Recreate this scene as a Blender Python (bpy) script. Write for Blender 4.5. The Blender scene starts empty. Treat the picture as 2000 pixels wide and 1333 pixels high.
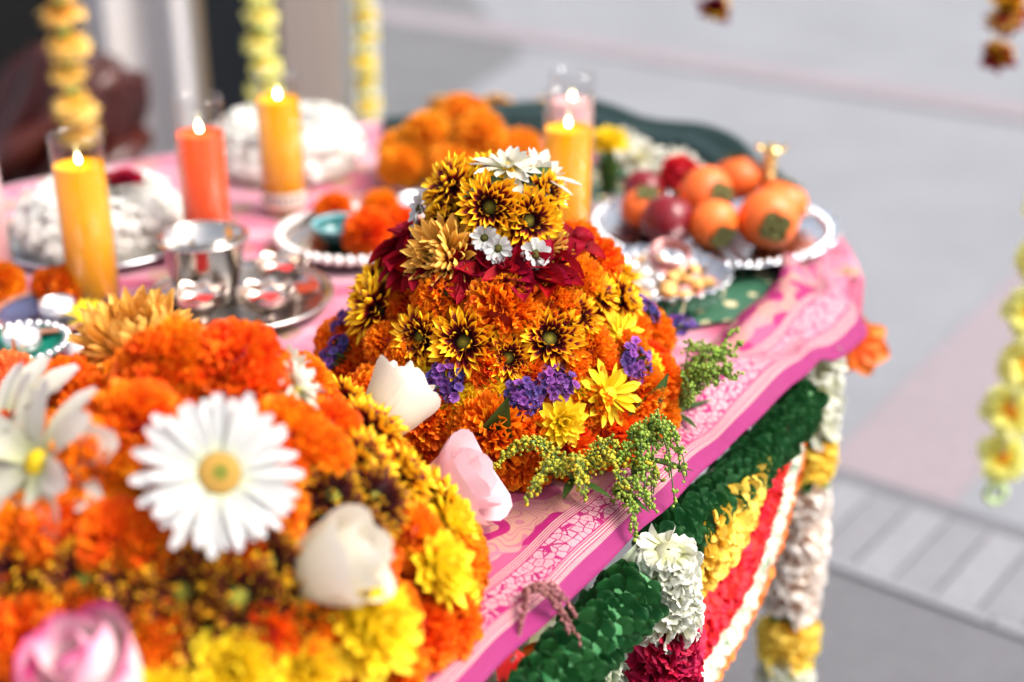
import bpy, math, random
import numpy as np
from mathutils import Matrix, Vector
random.seed(7); rng = np.random.default_rng(7)
R = math.radians
sc = bpy.context.scene
col = sc.collection
PI = math.pi

# ------------------------------------------------------------------ camera, sky, sun, exposure
TZ = 0.75                                   # height of the table top
cam_d = bpy.data.cameras.new('camera'); cam = bpy.data.objects.new('camera', cam_d); col.objects.link(cam)
cam.location = (0, 0, TZ + 0.62); cam.rotation_euler = (R(90 - 24), 0, 0)
cam_d.lens = 50; cam_d.sensor_width = 36; cam_d.clip_start = 0.02; cam_d.clip_end = 500
cam_d.dof.use_dof = True; cam_d.dof.focus_distance = 1.18; cam_d.dof.aperture_fstop = 2.0; cam_d.dof.aperture_blades = 0
sc.camera = cam
SUN_EL, SUN_AZ = 50, 105                     # azimuth measured clockwise from +Y
w = bpy.data.worlds.new('World'); sc.world = w; w.use_nodes = True
nt = w.node_tree; bg = nt.nodes['Background']
sky = nt.nodes.new('ShaderNodeTexSky'); sky.sky_type = 'NISHITA'; sky.sun_disc = False
sky.sun_elevation = R(SUN_EL); sky.sun_rotation = R(SUN_AZ); sky.dust_density = 4.0; sky.air_density = 0.8; sky.ozone_density = 0.6
veil = nt.nodes.new('ShaderNodeHueSaturation'); veil.inputs['Saturation'].default_value = 0.45      # thin overcast: the blue is washed out
nt.links.new(sky.outputs[0], veil.inputs['Color']); nt.links.new(veil.outputs[0], bg.inputs[0]); bg.inputs[1].default_value = 0.15
sun_d = bpy.data.lights.new('sun', 'SUN'); sun_d.energy = 2.1; sun_d.angle = R(32); sun_d.color = (1.0, 0.95, 0.88)
sun = bpy.data.objects.new('sun', sun_d); col.objects.link(sun)
sd = Vector((math.sin(R(SUN_AZ)) * math.cos(R(SUN_EL)), math.cos(R(SUN_AZ)) * math.cos(R(SUN_EL)), math.sin(R(SUN_EL))))
sun.rotation_euler = sd.to_track_quat('Z', 'Y').to_euler(); sun.location = sd * 20
sc.view_settings.view_transform = 'Standard'; sc.view_settings.look = 'None'
sc.view_settings.exposure = 1.06; sc.view_settings.gamma = 1.0
sc.cycles.use_denoising = True; sc.cycles.use_adaptive_sampling = True; sc.cycles.adaptive_threshold = 0.045
sc.cycles.max_bounces = 7; sc.cycles.diffuse_bounces = 3; sc.cycles.glossy_bounces = 4
sc.cycles.transmission_bounces = 6; sc.cycles.transparent_max_bounces = 10
sc.cycles.caustics_reflective = False; sc.cycles.caustics_refractive = False
sc.cycles.sample_clamp_indirect = 6.0

# ------------------------------------------------------------------ materials
class NG:
    """small helper to write node trees"""
    def __init__(s, name):
        s.m = bpy.data.materials.new(name); s.m.use_nodes = True
        s.t = s.m.node_tree; s.n = s.t.nodes; s.l = s.t.links
        s.b = s.n['Principled BSDF']; s.out = s.n['Material Output']
    def node(s, typ, **kw):
        n = s.n.new(typ)
        for k, v in kw.items(): setattr(n, k, v)
        return n
    def put(s, sock, v):
        if hasattr(v, 'is_output') or isinstance(v, bpy.types.NodeSocket): s.l.new(v, sock)
        else: sock.default_value = v
    def math(s, op, a, b=0.0, c=0.0):
        n = s.node('ShaderNodeMath', operation=op)
        s.put(n.inputs[0], a); s.put(n.inputs[1], b); s.put(n.inputs[2], c); return n.outputs[0]
    def mix(s, f, a, b, mode='MIX'):
        n = s.node('ShaderNodeMix', data_type='RGBA', blend_type=mode)
        s.put(n.inputs[0], f); s.put(n.inputs[6], a); s.put(n.inputs[7], b); return n.outputs[2]
    def ramp(s, f, stops, interp='LINEAR'):
        n = s.node('ShaderNodeValToRGB'); cr = n.color_ramp; cr.interpolation = interp
        while len(cr.elements) < len(stops): cr.elements.new(0.5)
        for e, (p, c) in zip(cr.elements, stops):
            e.position = p; e.color = (c[0], c[1], c[2], 1) if not isinstance(c, (int, float)) else (c, c, c, 1)
        s.put(n.inputs[0], f); return n.outputs[0]
    def uv(s, name='UVMap'):
        n = s.node('ShaderNodeUVMap'); n.uv_map = name
        x = s.node('ShaderNodeSeparateXYZ'); s.l.new(n.outputs[0], x.inputs[0]); return n.outputs[0], x.outputs[0], x.outputs[1]
    def obj(s):
        return s.node('ShaderNodeTexCoord').outputs['Object']
    def pos(s):
        return s.node('ShaderNodeNewGeometry').outputs['Position']
    def scale(s, v, sx, sy, sz):
        n = s.node('ShaderNodeMapping'); n.inputs['Scale'].default_value = (sx, sy, sz); s.put(n.inputs[0], v); return n.outputs[0]
    def noise(s, v, scale, detail=3, rough=0.5, dist=0.0):
        n = s.node('ShaderNodeTexNoise'); n.inputs['Scale'].default_value = scale; n.inputs['Detail'].default_value = detail
        n.inputs['Roughness'].default_value = rough; n.inputs['Distortion'].default_value = dist
        s.put(n.inputs['Vector'], v); return n.outputs[0]
    def rnd(s):
        return s.node('ShaderNodeObjectInfo').outputs['Random']
    def bump(s, h, strength=0.3, dist=0.001):
        n = s.node('ShaderNodeBump'); n.inputs['Strength'].default_value = strength; n.inputs['Distance'].default_value = dist
        s.put(n.inputs['Height'], h); s.l.new(n.outputs[0], s.b.inputs['Normal']); return n
    def translucent(s, colsock, f):
        t = s.node('ShaderNodeBsdfTranslucent'); s.put(t.inputs[0], colsock)
        mx = s.node('ShaderNodeMixShader'); mx.inputs[0].default_value = f
        s.l.new(s.b.outputs[0], mx.inputs[1]); s.l.new(t.outputs[0], mx.inputs[2]); s.l.new(mx.outputs[0], s.out.inputs[0])

def c4(c): return (c[0], c[1], c[2], 1)
def plain(name, c, rough=0.6, metal=0.0, var=0.12, nscale=60, spec=0.5, bump=0.0, sss=0.0):
    g = NG(name); n = g.noise(g.obj(), nscale, 3)
    f = g.math('ADD', g.math('MULTIPLY', g.math('SUBTRACT', n, 0.5), var * 2), g.math('MULTIPLY', g.math('SUBTRACT', g.rnd(), 0.5), var))
    hsv = g.node('ShaderNodeHueSaturation'); g.put(hsv.inputs['Color'], c4(c)); g.put(hsv.inputs['Value'], g.math('ADD', f, 1.0))
    g.l.new(hsv.outputs[0], g.b.inputs['Base Color']); g.b.inputs['Roughness'].default_value = rough; g.b.inputs['Metallic'].default_value = metal
    g.b.inputs['Specular IOR Level'].default_value = spec
    if sss:
        g.b.inputs['Subsurface Weight'].default_value = sss; g.b.inputs['Subsurface Radius'].default_value = (1, 0.5, 0.2); g.b.inputs['Subsurface Scale'].default_value = 0.02
    if bump: g.bump(n, bump, 0.002)
    return g.m

def petal_mat(name, stops, uinf=0.0, transl=0.3, rough=0.55, hue=0.012, val=0.16, spec=0.3, vein=0.12):
    """petal pigment along the petal (UV v: 0 base, 1 tip), bent towards the rim by |u|"""
    g = NG(name); vec, u, v = g.uv(); _, r1, r2 = g.uv('rnd')
    au = g.math('ABSOLUTE', g.math('SUBTRACT', u, 0.5))
    f = g.math('ADD', v, g.math('MULTIPLY', g.math('MULTIPLY', au, au), uinf * 4))
    f = g.math('ADD', f, g.math('MULTIPLY', g.math('SUBTRACT', r1, 0.5), 0.14))
    c = g.ramp(f, stops)
    hsv = g.node('ShaderNodeHueSaturation'); g.l.new(c, hsv.inputs['Color'])
    g.put(hsv.inputs['Hue'], g.math('ADD', 0.5, g.math('MULTIPLY', g.math('SUBTRACT', g.math('ADD', g.rnd(), r2), 1.0), hue)))
    nv = g.noise(g.scale(vec, 26, 2.5, 1), 1.0, 2)
    g.put(hsv.inputs['Value'], g.math('ADD', g.math('ADD', 1 - val / 2, g.math('MULTIPLY', r2, val)), g.math('MULTIPLY', g.math('SUBTRACT', nv, 0.5), vein * 2)))
    g.l.new(hsv.outputs[0], g.b.inputs['Base Color']); g.b.inputs['Roughness'].default_value = rough
    g.b.inputs['Specular IOR Level'].default_value = spec
    g.bump(nv, 0.25, 0.0006)
    g.translucent(hsv.outputs[0], transl); return g.m

M = {}
M['marigold'] = petal_mat('marigold_orange', [(0.0, (.50, .022, .002)), (0.45, (.90, .11, .003)), (1.0, (.99, .24, .008))], hue=0.026, transl=0.30)
M['marigold_yellow'] = petal_mat('marigold_amber', [(0.0, (.92, .20, .004)), (0.6, (.98, .32, .008)), (1.0, (1.0, .44, .03))], hue=0.012, transl=0.45)
M['mum'] = petal_mat('bicolor_ray', [(0.0, (.016, .001, .002)), (0.42, (.07, .001, .006)), (0.60, (.24, .005, .010)), (0.70, (.85, .36, .008)), (0.80, (1.0, .56, .010)), (1.0, (1.0, .64, .02))], uinf=0.13, transl=0.16, hue=0.008)
M['mum_dark'] = petal_mat('dark_bicolor_ray', [(0.0, (.012, .002, .002)), (0.6, (.05, .002, .004)), (0.78, (.20, .03, .008)), (0.90, (.80, .40, .010)), (1.0, (.92, .56, .02))], uinf=0.10, transl=0.12, hue=0.01)
M['mum_disc'] = petal_mat('bicolor_disc', [(0.0, (.26, .26, .02)), (0.5, (.13, .12, .01)), (1.0, (.03, .006, .004))], transl=0.0, rough=0.8)
M['bronze'] = petal_mat('bronze_ray', [(0.0, (.46, .16, .01)), (0.5, (.80, .40, .05)), (1.0, (.90, .54, .12))], uinf=0.2, transl=0.2, hue=0.012)
M['bronze_disc'] = petal_mat('bronze_heart', [(0.0, (.35, .35, .02)), (1.0, (.75, .48, .04))], transl=0.1)
M['white'] = petal_mat('white_ray', [(0.0, (.58, .60, .42)), (0.25, (.52, .52, .49)), (1.0, (.58, .58, .575))], transl=0.25, hue=0.003, val=0.06, vein=0.05)
M['cream'] = petal_mat('cream_petal', [(0.0, (.55, .55, .28)), (0.35, (.65, .62, .48)), (1.0, (.70, .68, .62))], transl=0.3, hue=0.006, val=0.08, vein=0.05)
M['daisy_eye'] = petal_mat('daisy_eye', [(0.0, (.10, .09, .01)), (1.0, (.02, .022, .006))], transl=0.0, rough=0.9)
M['gerbera_ring'] = petal_mat('gerbera_ring', [(0.0, (.10, .12, .012)), (0.32, (.13, .14, .015)), (0.44, (.32, .17, .03)), (0.85, (.36, .20, .045)), (1.0, (.16, .15, .03))], transl=0.0, rough=0.9)
M['yellow'] = petal_mat('yellow_ray', [(0.0, (.62, .50, .01)), (0.35, (.88, .64, .012)), (1.0, (.95, .74, .03))], transl=0.3, hue=0.008)
M['maroon'] = petal_mat('maroon_petal', [(0.0, (.05, .001, .004)), (0.45, (.16, .001, .007)), (1.0, (.36, .003, .016))], transl=0.2, rough=0.6, spec=0.1, hue=0.01, vein=0.2)
M['purple'] = petal_mat('statice_papery', [(0.0, (.07, .02, .12)), (0.5, (.13, .032, .22)), (1.0, (.23, .075, .33))], transl=0.25, hue=0.10, val=0.7)
M['rose_pink'] = petal_mat('rose_pale_pink', [(0.0, (.80, .42, .34)), (0.45, (.86, .56, .56)), (1.0, (.88, .64, .68))], transl=0.3, hue=0.006, val=0.06, vein=0.04)
M['rose_white'] = petal_mat('rose_ivory', [(0.0, (.60, .58, .30)), (0.4, (.80, .72, .54)), (1.0, (.86, .80, .70))], transl=0.3, hue=0.006, val=0.06, vein=0.04)
M['rose_magenta'] = petal_mat('rose_magenta_edge', [(0.0, (.82, .66, .56)), (0.74, (.88, .72, .70)), (0.92, (.84, .42, .54)), (1.0, (.66, .04, .24))], transl=0.25, hue=0.006, val=0.06, vein=0.04)
M['leaf'] = petal_mat('leaf_green', [(0.0, (.035, .07, .015)), (1.0, (.05, .11, .02))], transl=0.2, rough=0.45, val=0.35, vein=0.25)
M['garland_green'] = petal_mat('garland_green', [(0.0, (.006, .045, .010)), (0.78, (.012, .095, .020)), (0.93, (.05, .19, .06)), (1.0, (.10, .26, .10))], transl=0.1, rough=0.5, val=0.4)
M['garland_white'] = petal_mat('garland_white', [(0.0, (.68, .68, .36)), (0.45, (.72, .72, .54)), (1.0, (.78, .78, .70))], transl=0.3, val=0.08, hue=0.004, vein=0.04)
M['garland_peach'] = petal_mat('garland_peach', [(0.0, (.88, .56, .36)), (0.5, (.90, .76, .64)), (1.0, (.92, .87, .82))], transl=0.3, val=0.1, hue=0.006, vein=0.04)
M['garland_red'] = petal_mat('garland_red', [(0.0, (.16, .001, .012)), (0.6, (.36, .002, .03)), (1.0, (.52, .006, .06))], transl=0.2, val=0.3, hue=0.008)
M['fab_red'] = petal_mat('fabric_red', [(0.0, (.55, .004, .008)), (1.0, (.82, .012, .022))], transl=0.25, val=0.2)
M['fab_yellow'] = petal_mat('fabric_yellow', [(0.0, (.92, .50, .02)), (1.0, (.95, .74, .12))], transl=0.3, val=0.15)
M['fab_orange'] = petal_mat('fabric_orange', [(0.0, (.90, .14, .01)), (1.0, (.98, .28, .04))], transl=0.3, val=0.15)
M['fab_mint'] = petal_mat('fabric_mint', [(0.0, (.62, .74, .48)), (1.0, (.82, .87, .74))], transl=0.3, val=0.1)
M['fab_lime'] = petal_mat('fabric_lime', [(0.0, (.95, .34, .01)), (0.26, (.94, .62, .03)), (0.42, (.90, .82, .14)), (1.0, (.92, .90, .44))], transl=0.4, val=0.1)
M['fab_lemon'] = petal_mat('fabric_lemon', [(0.0, (.95, .50, .01)), (0.5, (.92, .70, .06)), (1.0, (.90, .80, .32))], transl=0.4, val=0.1)
M['fab_amber'] = petal_mat('fabric_amber', [(0.0, (.92, .40, .03)), (0.5, (.95, .58, .10)), (1.0, (.95, .70, .26))], transl=0.4, val=0.15)
M['carnation'] = petal_mat('carnation_coral', [(0.0, (.85, .10, .02)), (1.0, (.96, .27, .08))], transl=0.3)
M['red_flower'] = petal_mat('red_flower', [(0.0, (.5, .01, .01)), (1.0, (.82, .04, .03))], transl=0.3)
M['goldenrod'] = petal_mat('goldenrod_bud', [(0.0, (.18, .22, .02)), (0.5, (.36, .36, .03)), (1.0, (.70, .48, .02))], transl=0.1, val=0.4, hue=0.02)
M['goldenrod_g'] = petal_mat('goldenrod_bud_green', [(0.0, (.13, .24, .02)), (1.0, (.32, .44, .06))], transl=0.1, val=0.4, hue=0.02)
M['amaranth'] = petal_mat('amaranth_pink', [(0.0, (.20, .07, .06)), (1.0, (.40, .16, .16))], transl=0.1, val=0.4)
M['stem'] = plain('stem_green', (.09, .16, .03), 0.6)
M['core'] = plain('mound_core', (.035, .03, .012), 0.9, var=0.3)
M['silver'] = plain('silver', (.80, .80, .82), 0.16, 1.0, var=0.06, nscale=25)
M['steel'] = plain('steel', (.58, .54, .50), 0.16, 1.0, var=0.05, nscale=20)
M['rose_silver'] = plain('warm_silver', (.66, .55, .48), 0.22, 1.0, var=0.1)
M['brass'] = plain('brass', (.78, .52, .20), 0.22, 1.0, var=0.15)
M['bead'] = plain('pearl_bead', (.85, .80, .76), 0.2, 0.0, var=0.1)
M['kumkum'] = plain('kumkum_powder', (.55, .02, .02), 0.95, var=0.3, nscale=400, bump=0.5)
M['teal_glass'] = plain('teal_enamel', (.02, .13, .13), 0.15, var=0.3)
M['teal_rim'] = plain('teal_rim', (.20, .42, .45), 0.25, var=0.3)
M['plum'] = plain('plum_skin', (.17, .004, .010), 0.3, var=0.35, nscale=18)
M['persimmon'] = plain('persimmon_skin', (.84, .15, .018), 0.46, var=0.30, nscale=22, sss=0.15)
M['calyx'] = plain('persimmon_calyx', (.085, .08, .015), 0.8, var=0.3)
M['foil'] = plain('sweet_foil', (.80, .76, .74), 0.3, 0.7, var=0.2)
M['sweet_pink'] = plain('sweet_pink', (.72, .30, .28), 0.4, var=0.3)
M['sweet_gold'] = plain('sweet_gold', (.78, .42, .12), 0.4, var=0.3)
M['wax_white'] = plain('wax_white', (.84, .82, .80), 0.45, var=0.04, sss=0.3)
M['tin'] = plain('tealight_tin', (.80, .74, .72), 0.3, 0.9, var=0.05)
M['wick'] = plain('wick', (.03, .025, .02), 0.9)
M['string'] = plain('string_green', (.25, .50, .10), 0.7)
M['thread'] = plain('thread_white', (.6, .62, .5), 0.8)
M['table_wood'] = plain('table_wood', (.45, .40, .34), 0.6)
M['metal_leg'] = plain('metal_leg', (.30, .30, .31), 0.4, 0.8)
def wax(name, c):
    g = NG(name); n = g.noise(g.obj(), 30, 2)
    cc = g.mix(n, c4([x * .92 for x in c]), c4([min(1, x * 1.06) for x in c]))
    g.l.new(cc, g.b.inputs['Base Color']); g.b.inputs['Roughness'].default_value = 0.4
    g.b.inputs['Subsurface Weight'].default_value = 0.15; g.b.inputs['Subsurface Scale'].default_value = 0.01; g.b.inputs['Specular IOR Level'].default_value = 0.2
    g.b.inputs['Subsurface Radius'].default_value = (1, .55, .2); return g.m
M['wax_yellow'] = wax('wax_yellow', (1.0, .36, .002)); M['wax_red'] = wax('wax_red', (.98, .095, .018)); M['wax_pink'] = wax('wax_pink', (.88, .45, .45))
def glassy():
    g = NG('clear_glass'); g.n.remove(g.b)
    tr = g.node('ShaderNodeBsdfTransparent'); tr.inputs[0].default_value = (.96, .97, .97, 1)
    gl = g.node('ShaderNodeBsdfGlossy'); gl.inputs['Roughness'].default_value = 0.03
    fr = g.node('ShaderNodeLayerWeight'); fr.inputs['Blend'].default_value = 0.15
    mx = g.node('ShaderNodeMixShader'); f = g.math('ADD', g.math('MULTIPLY', fr.outputs['Facing'], 0.50), 0.012)
    g.l.new(f, mx.inputs[0]); g.l.new(tr.outputs[0], mx.inputs[1]); g.l.new(gl.outputs[0], mx.inputs[2]); g.l.new(mx.outputs[0], g.out.inputs[0]); return g.m
M['glass'] = glassy()
def flame():
    g = NG('candle_flame'); vec, u, v = g.uv()
    e = g.node('ShaderNodeEmission'); g.l.new(g.ramp(v, [(0, (1, .55, .16)), (.3, (1, .82, .48)), (1, (1, .72, .28))]), e.inputs[0]); e.inputs[1].default_value = 22
    g.l.new(e.outputs[0], g.out.inputs[0]); return g.m
M['flame'] = flame()

# ---- woven cloths
def saree_mat():
    """UV in metres: u along the border, v inwards from the selvedge"""
    g = NG('pink_silk_brocade'); vec, u, v = g.uv()
    MAG = (.215, .013, .095, 1); PALE = (.52, .30, .31, 1); CRM = (.50, .31, .27, 1); HOT = (.30, .008, .10, 1); GOLD = (.40, .17, .10, 1)
    twill = g.math('GREATER_THAN', g.math('SINE', g.math('MULTIPLY', g.math('ADD', u, g.math('MULTIPLY', v, 0.6)), 3600)), 0.2)
    sel = g.mix(twill, MAG, (.26, .022, .12, 1))
    # lattice of little rosettes
    vo = g.node('ShaderNodeTexVoronoi', feature='F1'); vo.inputs['Scale'].default_value = 120; vo.inputs['Randomness'].default_value = 0.75; g.l.new(vec, vo.inputs['Vector'])
    ve = g.node('ShaderNodeTexVoronoi', feature='DISTANCE_TO_EDGE'); ve.inputs['Scale'].default_value = 120; ve.inputs['Randomness'].default_value = 0.75; g.l.new(vec, ve.inputs['Vector'])
    sub = g.node('ShaderNodeVectorMath', operation='SUBTRACT'); sc_ = g.node('ShaderNodeVectorMath', operation='SCALE'); sc_.inputs['Scale'].default_value = 1.0
    g.l.new(vec, sub.inputs[0]); g.l.new(vo.outputs['Position'], sub.inputs[1])
    sx = g.node('ShaderNodeSeparateXYZ'); g.l.new(sub.outputs[0], sx.inputs[0])
    ang = g.math('ARCTAN2', sx.outputs[1], sx.outputs[0])
    petal = g.math('ABSOLUTE', g.math('SINE', g.math('MULTIPLY', ang, 4.0)))
    d = vo.outputs['Distance']
    on = g.math('MULTIPLY', g.math('GREATER_THAN', g.math('MULTIPLY', petal, g.math('MULTIPLY', d, 2.4)), 0.16), g.math('GREATER_THAN', ve.outputs['Distance'], 0.06))
    lat = g.mix(on, HOT, PALE)
    # fine stripes
    st = g.mix(g.math('GREATER_THAN', g.math('SINE', g.math('MULTIPLY', v, 2 * PI / 0.0022)), -0.25), HOT, CRM)
    dots = g.mix(g.math('GREATER_THAN', g.math('SINE', g.math('MULTIPLY', u, 2 * PI / 0.0028)), -0.5), HOT, CRM)
    # figured field: big curling leaves, cream on magenta
    wn = g.noise(vec, 14, 2, 0.5, 0.6)
    wv = g.node('ShaderNodeTexWave', wave_type='RINGS'); wv.inputs['Scale'].default_value = 6; wv.inputs['Distortion'].default_value = 9; wv.inputs['Detail'].default_value = 1.5; wv.inputs['Detail Scale'].default_value = 2.5
    g.l.new(vec, wv.inputs['Vector'])
    leafm = g.ramp(wv.outputs[1], [(0.36, 0.0), (0.42, 1.0)])
    lin = g.math('SINE', g.math('MULTIPLY', g.math('ADD', wn, g.math('MULTIPLY', u, 0.4)), 150))
    fig = g.mix(g.math('GREATER_THAN', lin, 0.72), GOLD, HOT)
    fld = g.mix(leafm, HOT, g.mix(0.38, fig, CRM))
    fld = g.mix(g.math('MULTIPLY', g.math('LESS_THAN', g.noise(vec, 7, 1), 0.47), 0.35), fld, (.48, .19, .25, 1))
    c = g.mix(g.math('GREATER_THAN', v, 0.013), sel, dots)
    c = g.mix(g.math('GREATER_THAN', v, 0.0165), c, st)
    c = g.mix(g.math('GREATER_THAN', v, 0.0225), c, HOT)
    c = g.mix(g.math('GREATER_THAN', v, 0.0238), c, lat)
    c = g.mix(g.math('GREATER_THAN', v, 0.0470), c, HOT)
    c = g.mix(g.math('GREATER_THAN', v, 0.0485), c, st)
    c = g.mix(g.math('GREATER_THAN', v, 0.0570), c, fld)
    thr = g.math('SINE', g.math('MULTIPLY', v, 2 * PI / 0.0007))
    c = g.mix(g.math('MULTIPLY', g.math('ADD', thr, 1.0), 0.06), c, (.45, .05, .2, 1))
    g.l.new(c, g.b.inputs['Base Color']); g.b.inputs['Roughness'].default_value = 0.5
    g.b.inputs['Specular IOR Level'].default_value = 0.2; g.bump(g.math('ADD', g.math('MULTIPLY', thr, 0.06), g.noise(vec, 38, 4, 0.6)), 0.35, 0.004); return g.m
M['saree'] = saree_mat()
def cloth_pink():
    g = NG('pink_tablecloth'); p = g.pos()
    s1 = g.noise(g.scale(p, 3.5, 16, 1), 1.0, 3, 0.6, 0.5)
    c = g.ramp(s1, [(0.34, (.60, .33, .38)), (0.46, (.55, .20, .28)), (0.54, (.50, .10, .18)), (0.60, (.42, .035, .10)), (0.68, (.58, .27, .34))])
    vo = g.node('ShaderNodeTexVoronoi'); vo.inputs['Scale'].default_value = 16; vo.inputs['Randomness'].default_value = 0.6; g.l.new(p, vo.inputs['Vector'])
    n2 = g.noise(p, 90, 2)
    mot = g.math('MULTIPLY', g.math('LESS_THAN', vo.outputs['Distance'], 0.30), g.math('GREATER_THAN', n2, 0.47))
    c = g.mix(mot, c, (.36, .22, .09, 1))
    g.l.new(c, g.b.inputs['Base Color']); g.b.inputs['Roughness'].default_value = 0.55; g.b.inputs['Sheen Weight'].default_value = 0.2
    g.bump(g.noise(p, 40, 3), 0.25, 0.004); return g.m
M['cloth_pink'] = cloth_pink()
def cloth_green():
    g = NG('green_brocade'); p = g.pos()
    vo = g.node('ShaderNodeTexVoronoi'); vo.inputs['Scale'].default_value = 34; vo.inputs['Randomness'].default_value = 0.35; g.l.new(p, vo.inputs['Vector'])
    n2 = g.noise(p, 160, 2)
    mot = g.math('MULTIPLY', g.math('LESS_THAN', vo.outputs['Distance'], 0.42), g.math('GREATER_THAN', n2, 0.42))
    c = g.mix(mot, (.035, .12, .065, 1), (.70, .58, .34, 1))
    g.l.new(c, g.b.inputs['Base Color']); g.b.inputs['Roughness'].default_value = 0.5
    return g.m
M['cloth_green'] = cloth_green()
def velvet():
    g = NG('dark_green_silk'); n = g.noise(g.pos(), 9, 3)
    g.l.new(g.mix(n, (.0025, .014, .013, 1), (.006, .026, .024, 1)), g.b.inputs['Base Color']); g.b.inputs['Roughness'].default_value = 0.5
    g.b.inputs['Sheen Weight'].default_value = 0.06; g.b.inputs['Sheen Tint'].default_value = (.1, .4, .4, 1); return g.m
M['velvet'] = velvet()
def concrete(name, c, var=0.22, fine=0.28):
    g = NG(name); p = g.pos(); a = g.noise(p, 2.2, 6, 0.65); b = g.noise(p, 45, 5, 0.75)
    f = g.math('ADD', g.math('MULTIPLY', g.math('SUBTRACT', a, 0.5), var * 2), g.math('MULTIPLY', g.math('SUBTRACT', b, 0.5), fine * 2))
    hsv = g.node('ShaderNodeHueSaturation'); hsv.inputs['Color'].default_value = c4(c); g.put(hsv.inputs['Value'], g.math('ADD', f, 1.0))
    g.l.new(hsv.outputs[0], g.b.inputs['Base Color']); g.b.inputs['Roughness'].default_value = 0.85; g.bump(b, 0.3, 0.004); return g.m
M['ground'] = concrete('concrete', (.20, .203, .221)); M['asphalt'] = concrete('asphalt', (.115, .113, .124)); M['dark_ground'] = concrete('dark_ground', (.12, .12, .124))
M['pink_paint'] = concrete('pink_paint', (.232, .192, .209), 0.12); M['pale_pink_paint'] = concrete('pale_pink_paint', (.222, .196, .212), 0.12)
M['paver_light'] = concrete('paver_light', (.215, .213, .232), 0.1); M['paver_dark'] = concrete('paver_dark', (.185, .183, .20), 0.1); M['gutter'] = concrete('gutter', (.115, .115, .127), 0.1)
def fabric(name, c, c2, sx=14):
    g = NG(name); n = g.noise(g.scale(g.pos(), sx, sx, 2.0), 1.0, 3)
    g.l.new(g.mix(n, c4(c), c4(c2)), g.b.inputs['Base Color']); g.b.inputs['Roughness'].default_value = 0.8; return g.m
M['white_cloth'] = fabric('white_drape', (.56, .57, .62), (.58, .50, .45), 4)
M['dark_panel'] = fabric('dark_panel', (.016, .020, .026), (.022, .027, .034)); M['beige'] = fabric('beige_post', (.43, .34, .29), (.46, .38, .33))
M['sheer'] = fabric('sheer_white', (.72, .72, .68), (.80, .78, .70)); M['doorway_black'] = fabric('doorway_black', (.008, .007, .005), (.012, .009, .007))
M['maroon_silk'] = fabric('maroon_silk', (.022, .0015, .0015), (.06, .005, .003), 5); M['maroon_silk'].node_tree.nodes['Principled BSDF'].inputs['Roughness'].default_value = 0.35
M['tan_edge'] = plain('tan_edge', (.50, .36, .22), 0.7)
def label_mat():
    g = NG('printed_label'); vec, u, v = g.uv()
    bars = g.math('GREATER_THAN', g.math('SINE', g.math('MULTIPLY', u, 150)), 0.0)
    band = g.math('MULTIPLY', g.math('GREATER_THAN', v, 0.25), g.math('LESS_THAN', v, 0.75))
    g.l.new(g.mix(g.math('MULTIPLY', bars, band), (.72, .62, .52, 1), (.12, .07, .06, 1)), g.b.inputs['Base Color']); return g.m
M['label'] = label_mat()

# ------------------------------------------------------------------ mesh helpers
class MB:
    def __init__(s): s.V = []; s.F = []; s.UV = []; s.RN = []; s.MI = []; s.n = 0
    def add(s, V, F, UV=None, mi=0, rn=None, mat=None):
        V = np.asarray(V, float)
        if mat is not None:
            A = np.array(mat); V = V @ A[:3, :3].T + A[:3, 3]
        if UV is None: UV = np.full((len(V), 2), 0.5)
        rn = (random.random(), random.random()) if rn is None else rn
        s.V.append(V); s.UV.append(UV); s.RN.append(np.tile(rn, (len(V), 1)))
        n = s.n
        s.F.extend([tuple(i + n for i in f) for f in F]); s.MI.extend([mi] * len(F)); s.n += len(V); return s
    def mesh(s, name, mats, smooth=True):
        me = bpy.data.meshes.new(name); V = np.concatenate(s.V)
        me.from_pydata(V.tolist(), [], s.F)
        UV = np.concatenate(s.UV); RN = np.concatenate(s.RN)
        idx = np.empty(len(me.loops), int); me.loops.foreach_get('vertex_index', idx)
        l = me.uv_layers.new(name='UVMap'); l.data.foreach_set('uv', UV[idx].ravel())
        l = me.uv_layers.new(name='rnd'); l.data.foreach_set('uv', RN[idx].ravel())
        for m in (mats if isinstance(mats, (list, tuple)) else [mats]): me.materials.append(M[m] if isinstance(m, str) else m)
        me.polygons.foreach_set('material_index', s.MI)
        me.polygons.foreach_set('use_smooth', [smooth] * len(me.polygons)); me.update(); return me
    def build(s, name, mats, parent=None, mat=None, smooth=True): return link(name, s.mesh(name, mats, smooth), parent, mat)
def link(name, me, parent=None, mat=None):
    o = bpy.data.objects.new(name, me); col.objects.link(o)
    if parent is not None: o.parent = parent
    if mat is not None: o.matrix_basis = mat
    return o
def empty(name, mat=None):
    o = bpy.data.objects.new(name, None); o.empty_display_size = 0.02; col.objects.link(o)
    if mat is not None: o.matrix_basis = mat
    return o
def tag(o, label, cat, group=None):
    o['label'] = label; o['category'] = cat
    if group: o['group'] = group
    return o
def struct(o): o['kind'] = 'structure'; return o
def stuff(o): o['kind'] = 'stuff'; return o
def T(x, y, z): return Matrix.Translation((x, y, z))
def Rx(a): return Matrix.Rotation(a, 4, 'X')
def Ry(a): return Matrix.Rotation(a, 4, 'Y')
def Rz(a): return Matrix.Rotation(a, 4, 'Z')
def S(x, y=None, z=None): return Matrix.Diagonal((x, x if y is None else y, x if z is None else z, 1))
def facing(p, n, spin=0.0, s=1.0):
    q = Vector(n).normalized().to_track_quat('Z', 'Y').to_matrix().to_4x4()
    return Matrix.Translation(p) @ q @ Rz(spin) @ S(s)
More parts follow.
